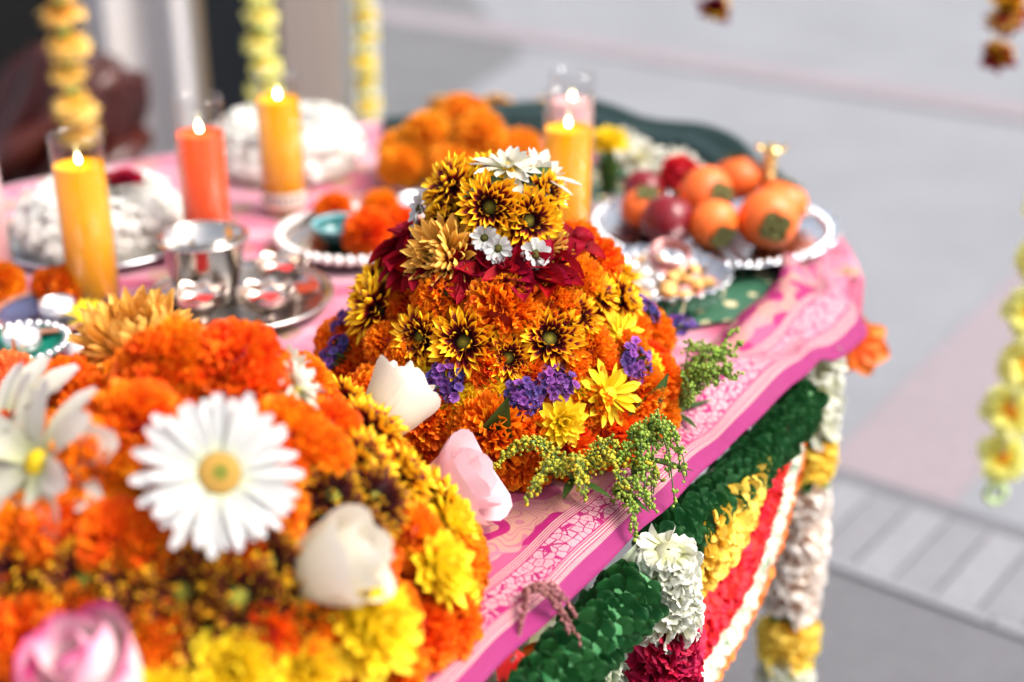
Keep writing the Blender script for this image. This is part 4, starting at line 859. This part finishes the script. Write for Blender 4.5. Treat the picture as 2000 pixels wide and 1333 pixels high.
# ------------------------------------------------------------------ metal ware
def plate_prof(r, h, rim, foot=.55, th=.0018):
    return [(.001, .0015), (r * foot, .0015), (r * (foot + .08), .003), (r * .86, h * .55), (r, h), (r + .002, h + .001), (r, h + th + .001), (r * .86, h * .55 + th), (r * (foot + .06), .003 + th), (.001, .002 + th)]
def bowl_prof(r, h, rb, th=.0016, foot=0.0):
    o_ = [(.001, 0), (rb, 0)] + ([(rb * .55, foot * .5), (rb * .6, foot)] if foot else [])
    for i in range(1, 7):
        t = i / 6; o_.append((rb * .7 + (r - rb * .7) * math.sin(t * PI / 2) ** .8, foot + (h - foot) * t ** 1.3))
    inn = [(a - th, b + (th * .3 if k else 0)) for k, (a, b) in enumerate(reversed(o_[(4 if foot else 2):]))]
    return o_ + [(r + .0015, h + .001)] + inn + [(.001, foot + .003)]
# steel thali with a cup and small footed bowls
def simple(name, prof, mat, x, y, z, label, cat, n=40, mod=None, group=None, rim=None):
    V, F, UV = lathe(prof, n, mod)
    if rim:
        o = empty(name, T(x, y, z)); MB().add(V, F, UV).build('dish', mat, o)
        rr, rz, rt, rm = rim; pts = [(rr * math.cos(a), rr * math.sin(a), rz) for a in np.linspace(0, 2 * PI, 49)]; V, F, UV = tube(pts, rt, 8, False); MB().add(V, F, UV).build('rim', rm, o)
    else: o = MB().add(V, F, UV).build(name, mat, None, T(x, y, z))
    return tag(o, label, cat, group)
TS = TZ + .006
simple('thali', plate_prof(.104, .012, 0, .80), 'steel', -.305, 1.478, TS, 'round steel tray carrying the cup and the footed bowls', 'tray', rim=(.1035, .0135, .0022, 'steel'))
simple('steel_cup', [(.001, 0), (.034, 0), (.036, .003), (.041, .03), (.0455, .064), (.0500, .068), (.0505, .070), (.049, .071), (.0445, .067), (.040, .03), (.035, .005), (.001, .004)], 'steel', -.345, 1.496, TS + .005, 'large open steel cup with a wide rolled rim on the tray', 'cup', rim=(.0498, .0705, .0022, 'steel'))
def scal(r, z, a): k = max(0, z - .018) / .02; return (r * (1 + .06 * k * math.cos(8 * a)), z + .003 * k * math.cos(8 * a))
for (x, y, lab) in ((-.336, 1.420, 'small scalloped silver bowl of red powder standing before the large cup'), (-.266, 1.424, 'small scalloped silver bowl of red powder nearest the tray rim'), (-.262, 1.510, 'small scalloped silver bowl at the back of the tray beside the cup')):
    o = empty('footed_bowl', T(x, y, TS + .005)); V, F, UV = lathe(bowl_prof(.030, .036, .016, foot=.012), 48, scal); MB().add(V, F, UV).build('bowl', 'rose_silver', o)
    V, F, UV = lathe([(.0245, .022), (.018, .025), (.008, .028), (.001, .029)], 20); MB().add(V, F, UV).build('powder', 'kumkum', o); tag(o, lab, 'bowl')
# plate with beaded rim, teal lamp bowl and loose marigolds
o = empty('beaded_plate', T(-.192, 1.672, TS)); V, F, UV = lathe(plate_prof(.098, .012, 0, .7), 40); MB().add(V, F, UV).build('dish', 'rose_silver', o)
bm = MB(); V, F, UV = ball(.0068, 8, 5); bmesh_ = MB().add(V, F, UV).mesh('bead', 'bead')
for k in range(44): a = 2 * PI * k / 44; link('bead', bmesh_, o, T(.098 * math.cos(a), .098 * math.sin(a), .017))
tag(o, 'silver plate with a rim of pale beads holding orange marigolds', 'plate')
simple('oil_lamp', bowl_prof(.034, .024, .018), 'teal_glass', -.213, 1.668, TS + .006, 'small dark teal oil lamp bowl on the beaded plate', 'lamp', rim=(.034, .024, .003, 'teal_rim'))
def loose(kind, x, y, z, size, label, cat, group=None, tilt=(0, 0, 1), name=None):
    o = empty(name or NAMES[kind], T(x, y, z)); f = put_flower(kind, o, facing((0, 0, 0), tilt, random.uniform(0, 6), size), False, 'blossom')
    V, F, UV = lathe([(.003, -.5 * size), (size * .12, -.42 * size), (size * .16, -.25 * size)], 10); MB().add(V, F, UV).build('calyx', 'leaf', o)
    return tag(o, label, cat, group)
for (x, y, s, lab) in ((-.228, 1.728, .050, 'orange marigold at the back of the beaded plate behind the teal lamp'), (-.168, 1.726, .054, 'orange marigold at the back of the beaded plate towards the tall mound'), (-.172, 1.622, .066, 'large orange marigold at the front of the beaded plate'), (-.138, 1.650, .058, 'orange marigold on the beaded plate half hidden by the tall mound')): loose('mari', x, y, TS + .008 + s * .40, s, lab, 'marigold', 'marigolds on the beaded plate', (0, -.5, 1))
simple('small_dish', plate_prof(.045, .016, 0, .6), 'silver', -.115, 1.79, TS, 'small silver dish behind the beaded plate', 'dish', rim=(.045, .0165, .002, 'silver'))
# jasmine coils on plates
def coil(x, y, r, h, label, seed, turns=3, plate=True, redc='kumkum'):
    rs = random.Random(seed); o = empty('jasmine_coil', T(x, y, TS + .006)); mb = MB()
    pts = []
    for k in range(turns):
        for i in range(70):
            t = i / 70; a = 2 * PI * t; rr = r * (.80 - .17 * k); pts.append(Vector((rr * math.cos(a), rr * math.sin(a), h * (.30 + .52 * k / max(1, turns - 1)))))
    for i in range(2400):
        a = rs.uniform(0, 2 * PI); t = rs.random() ** .8 * PI * 1.05; k = min(2, int(t / (PI * .36)))
        rr = r * (.60 + .26 * math.cos(t)) + .005 * math.sin(a * 3 + t * 5); zz = h * (.10 + .80 * math.sin(min(t, PI * .98)) ** .8) + .004 * math.sin(t * 14)
        p = Vector((rr * math.cos(a), rr * math.sin(a), zz)); d = Vector((math.cos(a) * math.cos(t), math.sin(a) * math.cos(t), math.sin(t) + .15)) + Vector((rs.gauss(0, .22), rs.gauss(0, .22), rs.gauss(0, .22))); rn = (rs.random(), rs.random()); off_ = rs.uniform(.001, .013)
        for m in range(5):
            V, F, UV = petal(.0095, .0062, 'lance', 3, 3, bend=-.5); mb.add(V, F, UV, 0, rn, facing(p + d.normalized() * off_, d, m * 1.257 + rs.random() * .3) @ Ry(-R(25)))
    stuff(mb.build('blossoms', 'jasmine', o))
    ring = MB(); V, F, UV = lathe([(r * .86, .0)] + [(r * (.60 + .25 * math.cos(t)), h * (.10 + .80 * math.sin(t) ** .8)) for t in np.linspace(.15, 3.0, 12)] + [(r * .34, .0)], 30); ring.add(V, F, UV).build('rope', 'jasmine', o)
    V, F, UV = lathe([(r * .36, h * .5), (r * .22, h * .62), (.001, h * .66)], 16); MB().add(V, F, UV).build('red_filling', redc, o)
    return tag(o, label, 'garland')
M['jasmine'] = petal_mat('jasmine_petal', [(0.0, (.88, .84, .72)), (0.4, (.93, .91, .86)), (1.0, (.95, .94, .92))], transl=0.45, val=0.08, vein=0.02)
M['orange_fill'] = plain('orange_fill', (.75, .16, .05), 0.8)
simple('silver_plate', plate_prof(.122, .012, 0, .8), 'silver', -.515, 1.680, TS, 'silver plate under the white jasmine coil beside the yellow candle', 'plate', rim=(.122, .0125, .002, 'silver'))
coil(-.512, 1.680, .110, .060, 'thick white jasmine coil with a red flower on top, beside the nearest candle', 1)
coil(-.328, 2.000, .116, .066, 'white jasmine coil with an orange centre at the back behind the labelled candle', 2, redc='orange_fill')
loose('alst', -.490, 1.680, TS + .074, .065, 'small coral red flower resting on the nearer jasmine coil', 'flower', name='red_flower'); 
# heap of marigolds at the back
simple('silver_plate', plate_prof(.118, .012, 0, .8), 'silver', -.072, 1.945, TS, 'silver plate under the heap of amber marigolds at the back', 'plate', rim=(.118, .0125, .002, 'silver'))
hp = [(-.150, 1.895, .034, .074, 'at the front corner of the heap towards the jasmine'), (-.080, 1.878, .034, .080, 'at the front middle of the heap'), (-.008, 1.890, .034, .075, 'at the front corner of the heap towards the yellow candle'), (-.160, 1.965, .034, .07, 'low on the side of the heap towards the jasmine'),
      (.010, 1.965, .034, .076, 'low on the side of the heap towards the pink candle'), (-.075, 2.02, .034, .075, 'low at the back of the heap'), (-.120, 1.925, .070, .072, 'in the upper layer of the heap, jasmine side'), (-.045, 1.915, .072, .078, 'in the upper layer of the heap, candle side'), (-.070, 1.985, .078, .078, 'topmost of the heap')]
for (x, y, z, s_, lab) in hp: loose('mariy', x, y, TS + z, s_, 'large amber marigold ' + lab, 'marigold', 'marigolds heaped at the back', (random.uniform(-.5, .5), random.uniform(-.9, -.1), 1))
# yellow cloth tip beyond the far rim
V = []; 
for i in range(12):
    for j in range(16):
        u, v = i / 11, j / 15; V.append((-.14 + .20 * v, 2.30 + .05 * u, TZ + .030 - .10 * u * u - .02 * (v - .5) ** 2 + .008 * math.sin(v * 14)))
o = MB().add(V, gridF(12, 16)).build('yellow_cloth', 'amber_cloth' if 'amber_cloth' in M else 'fab_amber'); o.modifiers.new('thick', 'SOLIDIFY').thickness = .003; tag(o, 'amber cloth corner hanging over the far rim behind the marigold heap', 'cloth')
# fruit plate
def ornate(r, z, a): k = max(0, r - .11) / .05; return (r + .0028 * k * math.cos(26 * a), z + .0022 * k * math.cos(26 * a))
o = empty('fruit_plate', T(.249, 1.689, TS + .008)); V, F, UV = lathe(plate_prof(.158, .016, 0, .66), 156, ornate); MB().add(V, F, UV).build('dish', 'silver', o)
V, F, UV = ball(.0046, 6, 4); bmesh_ = MB().add(V, F, UV).mesh('boss', 'silver')
for k in range(72): a = 2 * PI * k / 72; link('boss', bmesh_, o, T(.146 * math.cos(a), .146 * math.sin(a), .0155))
tag(o, 'large silver plate with an embossed rim full of persimmons and plums', 'plate')
def persimmon(x, y, z, r, label, axis):
    o = empty('persimmon', facing((x, y, z), axis)); k = 12
    V, F, UV = lathe([(max(r * math.sin(PI * i / k), .0006) * (1 + .03 * math.sin(PI * i / k)), -r * .86 * math.cos(PI * i / k) - (.006 * math.exp(-((k - i) / 1.2) ** 2))) for i in range(k + 1)], 28); MB().add(V, F, UV).build('fruit', 'persimmon', o)
    for q in range(4):
        V, F, UV = petal(r * .50, r * .56, 'round', 7, 6, bend=-.55, cup=.08, th0=.28, ruf=r * .06, rf=1.3, ph=q); MB().add(V, F, UV).build('calyx_leaf', 'calyx', o, Rz(q * PI / 2 + .4) @ T(.002, 0, r * .815))
    V, F, UV = lathe([(r * .10, r * .78), (r * .10, r * .95), (.0008, r * .97)], 10); MB().add(V, F, UV).build('stalk', 'calyx', o); return tag(o, label, 'persimmon')
FP = TS + .012
persimmon(.166, 1.690, FP + .030, .030, 'persimmon resting against the front plum at the candle side', (.1, -.3, 1))
persimmon(.243, 1.700, FP + .046, .035, 'large persimmon in the middle of the plate, behind the front plum', (.5, -.8, .2))
persimmon(.289, 1.755, FP + .050, .033, 'persimmon at the back of the fruit plate below the dark green silk', (-.2, .4, 1))
persimmon(.243, 1.628, FP + .031, .031, 'small front persimmon with its calyx turned down, beside the plum', (.35, -.85, -.25))
persimmon(.310, 1.632, FP + .036, .037, 'front persimmon showing its whole green calyx, near the brass stick', (.1, -1, .05))
persimmon(.342, 1.712, FP + .032, .032, 'persimmon behind the calyx-facing one at the far side of the plate', (.4, .2, 1))
for (x, y, z, r, lab) in ((.190, 1.640, FP + .033, .033, 'dark red plum at the front of the fruit plate'), (.172, 1.765, FP + .030, .029, 'dark red plum at the back of the plate near the candle')):
    o = empty('plum', facing((x, y, z), (.3, .2, 1))); k = 12
    V, F, UV = lathe([(max(r * math.sin(PI * i / k), .0005), -r * .96 * math.cos(PI * i / k) - .004 * math.exp(-((k - i) / 1.0) ** 2)) for i in range(k + 1)], 28, lambda rr, zz, a: (rr * (1 - .05 * math.exp(-(a - PI) ** 2 * 12)), zz)); MB().add(V, F, UV).build('fruit', 'plum', o)
    V, F, UV = tube([(0, 0, r * .9), (.002, 0, r * 1.15)], .0012, 6); MB().add(V, F, UV).build('stalk', 'calyx', o); tag(o, lab, 'plum')
o = empty('red_blossom', T(.218, 1.772, FP + .050)); CACHE[('mari', 'redf', 0)] = marigold_mesh('redf', 0, 120, 'red_flower'); link('blossom', CACHE[('mari', 'redf', 0)], o, facing((0, 0, 0), (0, -.4, 1), 0, .055)); V, F, UV = lathe([(.004, -.05), (.010, -.03), (.012, -.015)], 10); MB().add(V, F, UV).build('calyx', 'leaf', o); tag(o, 'ruffled red blossom among the fruit at the back of the plate', 'flower')
o = empty('brass_stick', T(.326, 1.745, FP + .004) @ Ry(.03) @ S(1.5, 1.5, .52)); pr = [(.010, 0), (.010, .004)]
for i in range(22):
    z = .006 + i * .0072; pr.append((.0042 + .0028 * (i % 3 == 1) + .0016 * math.sin(i * 1.3) ** 2, z))
pr += [(.009, .162), (.012, .168), (.006, .176), (.0008, .184)]
V, F, UV = lathe([(.0008, 0)] + pr, 12); MB().add(V, F, UV).build('shaft', 'brass', o)
for sgn in (-1, 1):
    V, F, UV = tube([(0, 0, .160), (sgn * .010, 0, .170), (sgn * .012, 0, .182)], [.003, .004, .002], 8); MB().add(V, F, UV).build('finial_arm', 'brass', o)
tag(o, 'ornate brass stick standing up among the persimmons', 'stick')
# fluted dish of sweets
def flut(r, z, a): k = min(1, max(0, r - .05) / .02); return (r + .0040 * k * math.cos(30 * a), z)
o = empty('fluted_dish', T(.160, 1.492, TS + .007)); V, F, UV = lathe([(.001, .0015), (.066, .0015), (.077, .010), (.083, .028), (.0858, .0285), (.0835, .030), (.075, .011), (.064, .0035), (.001, .0035)], 150, flut); MB().add(V, F, UV).build('dish', 'silver', o); tag(o, 'fluted silver dish of wrapped sweets between the tall mound and the fruit plate', 'dish')
def nug(seed, sx):
    rs = random.Random(seed); V, F, UV = ball(1, 9, 6); V = V * (1 + .22 * np.array([rs.uniform(-1, 1) for _ in V])[:, None]) * np.array((1, .7, .55)); return V * sx, F, UV
nm_ = [[MB().add(*nug(i, .011)).mesh('sweet', m, i % 2 == 0) for i in range(3)] for m in ('foil', 'sweet_gold', 'sweet_pink')]
rs = random.Random(3)
for i in range(42):
    a = i * 2.4; r = .064 * math.sqrt((i + .5) / 42); k = 0 if math.cos(a) < .2 and i % 4 else (1 if i % 3 else 2)
    o = link('wrapped_sweet', nm_[k][i % 3], None, T(.160 + r * math.cos(a), 1.492 + r * math.sin(a), TS + .019 + .012 * (1 - r / .064) + .003 * (i % 3)) @ Rz(a * 3) @ Rx(rs.uniform(-.6, .6)))
    tag(o, ('silver foil sweet in the fluted dish', 'golden nut sweet in the fluted dish', 'pink sweet in the fluted dish')[k], 'sweet', ('foil sweets in the dish', 'golden sweets in the dish', 'pink sweets in the dish')[k])
M['bangle_metal'] = plain('bangle_metal', (.62, .30, .28), 0.28, 0.8, var=0.3)
o = empty('bangle_stack', T(.180, 1.520, TS + .040) @ Rx(.25))
for k in range(3):
    pts = [(.022 * math.cos(a), .024 * math.sin(a), .005 * k) for a in np.linspace(0, 2 * PI, 40)]; V, F, UV = tube(pts, .0024, 8, False); MB().add(V, F, UV).build('bangle', 'bangle_metal', o)
tag(o, 'small stack of dusty pink bangles lying on the sweets', 'bangles')
# white blossoms and yellow flower behind the fruit plate
for (x, y, z, s, k, lab) in ((.178, 1.915, .040, .080, 'whitem', 'big white chrysanthemum lying behind the fruit plate'), (.232, 1.905, .035, .070, 'whitem', 'smaller white chrysanthemum against the dark green silk behind the plums'), (.160, 1.990, .040, .07, 'whitem', 'white chrysanthemum at the foot of the dark green silk behind the yellow flower')): loose(k, x, y, TS + z, s, lab, 'chrysanthemum', 'white flowers behind the fruit', (.1, -.5, 1))
o = empty('yellow_bloom', T(.132, 1.870, TS + .004)); put_flower('yel', o, facing((0, 0, .072), (0, -.3, 1), 1, .060), False, 'blossom'); V, F, UV = tube([(0, 0, 0), (.002, 0, .04), (0, 0, .066)], [.012, .010, .006], 8); MB().add(V, F, UV).build('stem', 'leaf', o)
for k in range(5):
    V, F, UV = petal(.05, .020, 'lance', 6, 4, bend=.2, cup=.15); MB().add(V, F, UV).build('leaf', 'leaf', o, Rz(k * 1.26) @ T(.006, 0, .006) @ Ry(-R(70)))
tag(o, 'yellow flower upright on its dark leafy stem beside the pink candle', 'flower')

# ------------------------------------------------------------------ tealights and brass at the table end
M['dish_blue'] = plain('dish_blue', (.07, .08, .16), 0.3, var=0.5, nscale=40); M['dish_rust'] = plain('dish_rust', (.38, .16, .10), 0.35, var=0.3)
simple('painted_dish', plate_prof(.062, .014, 0, .7), 'dish_blue', -.500, 1.430, TS, 'small blue dish with a rust rim under the rear tealight', 'dish', rim=(.061, .015, .0030, 'dish_rust'))
M['teal_jewel'] = plain('teal_jewel', (.01, .16, .11), 0.15, var=0.4, nscale=50)
o = empty('jewelled_dish', T(-.508, 1.338, TS)); V, F, UV = lathe(plate_prof(.050, .014, 0, .6), 36); MB().add(V, F, UV).build('dish', 'teal_jewel', o)
V, F, UV = ball(.0042, 8, 5); bmesh_ = MB().add(V, F, UV).mesh('bead', 'silver')
for k in range(30): a = 2 * PI * k / 30; link('bead', bmesh_, o, T(.049 * math.cos(a), .049 * math.sin(a), .017))
tag(o, 'teal jewelled dish with silver beads under the front tealight', 'dish')
for (x, y, z, lab) in ((-.508, 1.348, .008, 'white tealight in a metal cup in the teal dish'), (-.495, 1.430, .008, 'white tealight in the blue painted dish')):
    o = empty('tealight', T(x, y, TS + z)); V, F, UV = lathe([(.001, 0), (.0188, 0), (.019, .001), (.0192, .017), (.0185, .017), (.0182, .012), (.001, .012)], 32); MB().add(V, F, UV).build('tin', 'tin', o)
    V, F, UV = lathe([(.018, .0135), (.016, .0145), (.001, .0145)], 28); MB().add(V, F, UV).build('wax', 'wax_white', o); V, F, UV = tube([(0, 0, .013), (.0005, 0, .021)], .0006, 5); MB().add(V, F, UV).build('wick', 'wick', o); tag(o, lab, 'tealight')
o = empty('incense_holder', T(-.496, 1.292, TS)); V, F, UV = lathe([(.001, 0), (.016, 0), (.017, .003), (.0155, .006), (.010, .012), (.0055, .020), (.0032, .028), (.0016, .038), (.0005, .044)], 28); MB().add(V, F, UV).build('cone', 'brass', o)
V, F, UV = ball(.0017, 8, 5); hm = MB().add(V, F, UV).mesh('vent_hole', 'wick')
for k in range(7): a = 2 * PI * k / 7 + .2; link('vent_hole', hm, o, T(.0142 * math.cos(a), .0142 * math.sin(a), .0072))
tag(o, 'small pointed brass incense cone with round holes before the tealight', 'incense holder')
o = empty('carnation', T(-.478, 1.225, TS + .028)); me = marigold_mesh('carn', 1, 90, 'carnation'); link('blossom', me, o, facing((0, 0, 0), (.2, -.5, 1), 0, .062)); V, F, UV = lathe([(.004, -.028), (.009, -.02), (.012, -.010)], 10); MB().add(V, F, UV).build('calyx', 'leaf', o); tag(o, 'coral carnation between the brass cone and the broad mound', 'carnation')
o = empty('brass_bowl', T(-.500, 1.175, TS)); V, F, UV = lathe(bowl_prof(.034, .022, .018), 32); MB().add(V, F, UV).build('bowl', 'silver', o); tag(o, 'small shiny metal bowl half hidden below the coral carnation', 'bowl')
for (x, y, s, lab) in ((-.575, 1.480, .060, 'orange marigold lying beyond the blue dish at the frame edge'), (-.520, 1.490, .046, 'small orange marigold lying beyond the blue dish'), (-.492, 1.482, .056, 'orange marigold at the foot of the nearest yellow candle')): loose('mari', x, y, TS + s * .40, s, lab, 'marigold', None, (0, -.4, 1))
o = loose('yeld', -.452, 1.40, TS + .018, .05, 'amber yellow blossom lying by the blue dish behind the broad mound', 'flower', None, (.2, -.4, 1), 'yellow_blossom')
simple('white_shell', [(.001, .0), (.012, .0), (.018, .006), (.019, .014), (.014, .024), (.006, .029), (.001, .030)], 'wax_white', -.438, 1.330, TS, 'rounded white votive beside the teal dish behind the broad mound', 'votive', 24, lambda r, z, a: (r * (1 + .03 * math.cos(9 * a)), z))

# ------------------------------------------------------------------ hanging flower garlands round the table
def fab_flower_mesh(mat, var, flat):
    key = ('fabf', mat, var)
    if key in CACHE: return CACHE[key]
    mb = MB(); rs = random.Random(var + 3)
    for (n, L, el, z) in ((13, .5, 2, 0), (12, .46, 14, .02), (11, .36, 26, .035), (9, .46, -8, -.02)):
        for k in range(n):
            V, F, UV = petal(L, L * .55, 'fan', 4, 5, bend=-.3, ruf=.03, rf=1.5, ph=rs.uniform(0, 6), cup=.1); UV[:, 1] = UV[:, 1] * L / .5
            mb.add(V, F, UV, 0, (rs.random(), rs.random()), Rz(2 * PI * (k + rs.random() * .4) / n) @ T(.02, 0, z) @ Ry(-R(el + rs.uniform(-14, 14))) @ Rx(rs.uniform(-.4, .4)) @ S(rs.uniform(.8, 1.12)))
    V, F, UV = lathe([(.001, .13), (.08, .12), (.12, .06), (.10, -.03), (.001, -.05)], 10); UV[:] = (.5, 0); mb.add(V, F, UV)
    CACHE[key] = mb.mesh('blossom', mat); return CACHE[key]
def hanging(label, x, y, z0, dz, n, size, mat, tilt, ring=False, top=2.4, jit=1.0, bead=True):
    o = empty('hanging_garland', T(x, y, z0)); L = n * dz
    V, F, UV = tube([(0, 0, -.02 if ring else 0), (0, 0, top - z0)], .0035 if bead else .002, 6); MB().add(V, F, UV).build('string', 'string' if bead else 'thread', o)
    rs = random.Random(int(abs(x * 100)))
    for i in range(n):
        t = tilt if not callable(tilt) else tilt(i)
        link('blossom', fab_flower_mesh(mat, i % 2, 1), o, facing((rs.uniform(-.005, .005), rs.uniform(-.004, .004), dz * (i + .5)), Vector(t) + Vector((rs.uniform(-.32, .32), rs.uniform(-.3, .3), rs.uniform(-.2, .2))) * jit, rs.uniform(0, 6), size * rs.uniform(.86, 1.1)))
        if bead:
            V, F, UV = ball(.010, 8, 5, 1.3); link('leaf_bead', CACHE.setdefault('gbead', MB().add(V, F, UV).mesh('leaf_bead', 'string')), o, T(0, 0, dz * (i + 1)))
    if ring:
        pts = [(.013 * math.cos(a), 0, -.016 + .015 * math.sin(a)) for a in np.linspace(0, 2 * PI, 24)]; V, F, UV = tube(pts, .0055, 8, False); MB().add(V, F, UV).build('end_ring', 'lime_ring', o)
    if ring: o.rotation_euler = (0, R(2.6), 0)
    return tag(o, label, 'garland', 'hanging flower garlands')
M['lime_ring'] = plain('lime_ring', (.62, .78, .36), 0.5)
hanging('hanging garland of amber fabric blossoms in front of the dark doorway', -.770, 2.45, .655, .0525, 30, .074, 'fab_amber', (0, -.25, 1), jit=.5)
hanging('hanging garland of lime yellow fabric blossoms in front of the dark panel', -.484, 2.75, .61, .0485, 34, .070, 'fab_lime', (.1, -.25, 1), jit=.5)
hanging('hanging garland of pale lemon fabric blossoms beside the sheer curtain', -.312, 3.0, .52, .0475, 36, .060, 'fab_lemon', (-.3, -.3, 1), jit=.5)
hanging('hanging garland of lime blossoms with orange hearts ending in a ring', .684, 1.75, .372, .074, 26, .072, 'fab_lime', lambda i: (-.40 + .10 * (i % 3), -1.0, .50), True, bead=False, jit=.35)
def dangling(x, y, z0, label, parts):
    o = empty('hanging_blossoms', T(x, y, z0)); V, F, UV = tube([(0, 0, 0), (0, 0, 2.4 - z0)], .0012, 5); MB().add(V, F, UV).build('string', 'thread', o)
    for (kind, dz, s, tilt) in parts: put_flower(kind, o, facing((0, 0, dz), tilt, 1.0, s), False, 'blossom')
    return tag(o, label, 'garland')
dangling(.342, 2.4, .912, 'thread with a red and yellow blossom dangling at the top of the picture', [('mum', .004, .05, (.3, .5, -1)), ('alst', .004, .06, (-.3, -.6, -.4)), ('mum', .12, .06, (0, 0, 1)), ('mum', .24, .06, (0, 0, 1))])
dangling(.757, 2.2, .875, 'thread of dark red and yellow blossoms dangling in the upper corner', [('mum', .004, .052, (.4, -.5, .8)), ('alst', .002, .058, (-.6, -.6, -.2)), ('alst', .070, .07, (.2, -.8, .1)), ('bronze', .060, .062, (.2, .3, -1)), ('alst', .058, .06, (-.2, -.6, -.8)), ('mum', .085, .062, (0, -.4, 1)), ('mum', .16, .06, (0, 0, 1))])
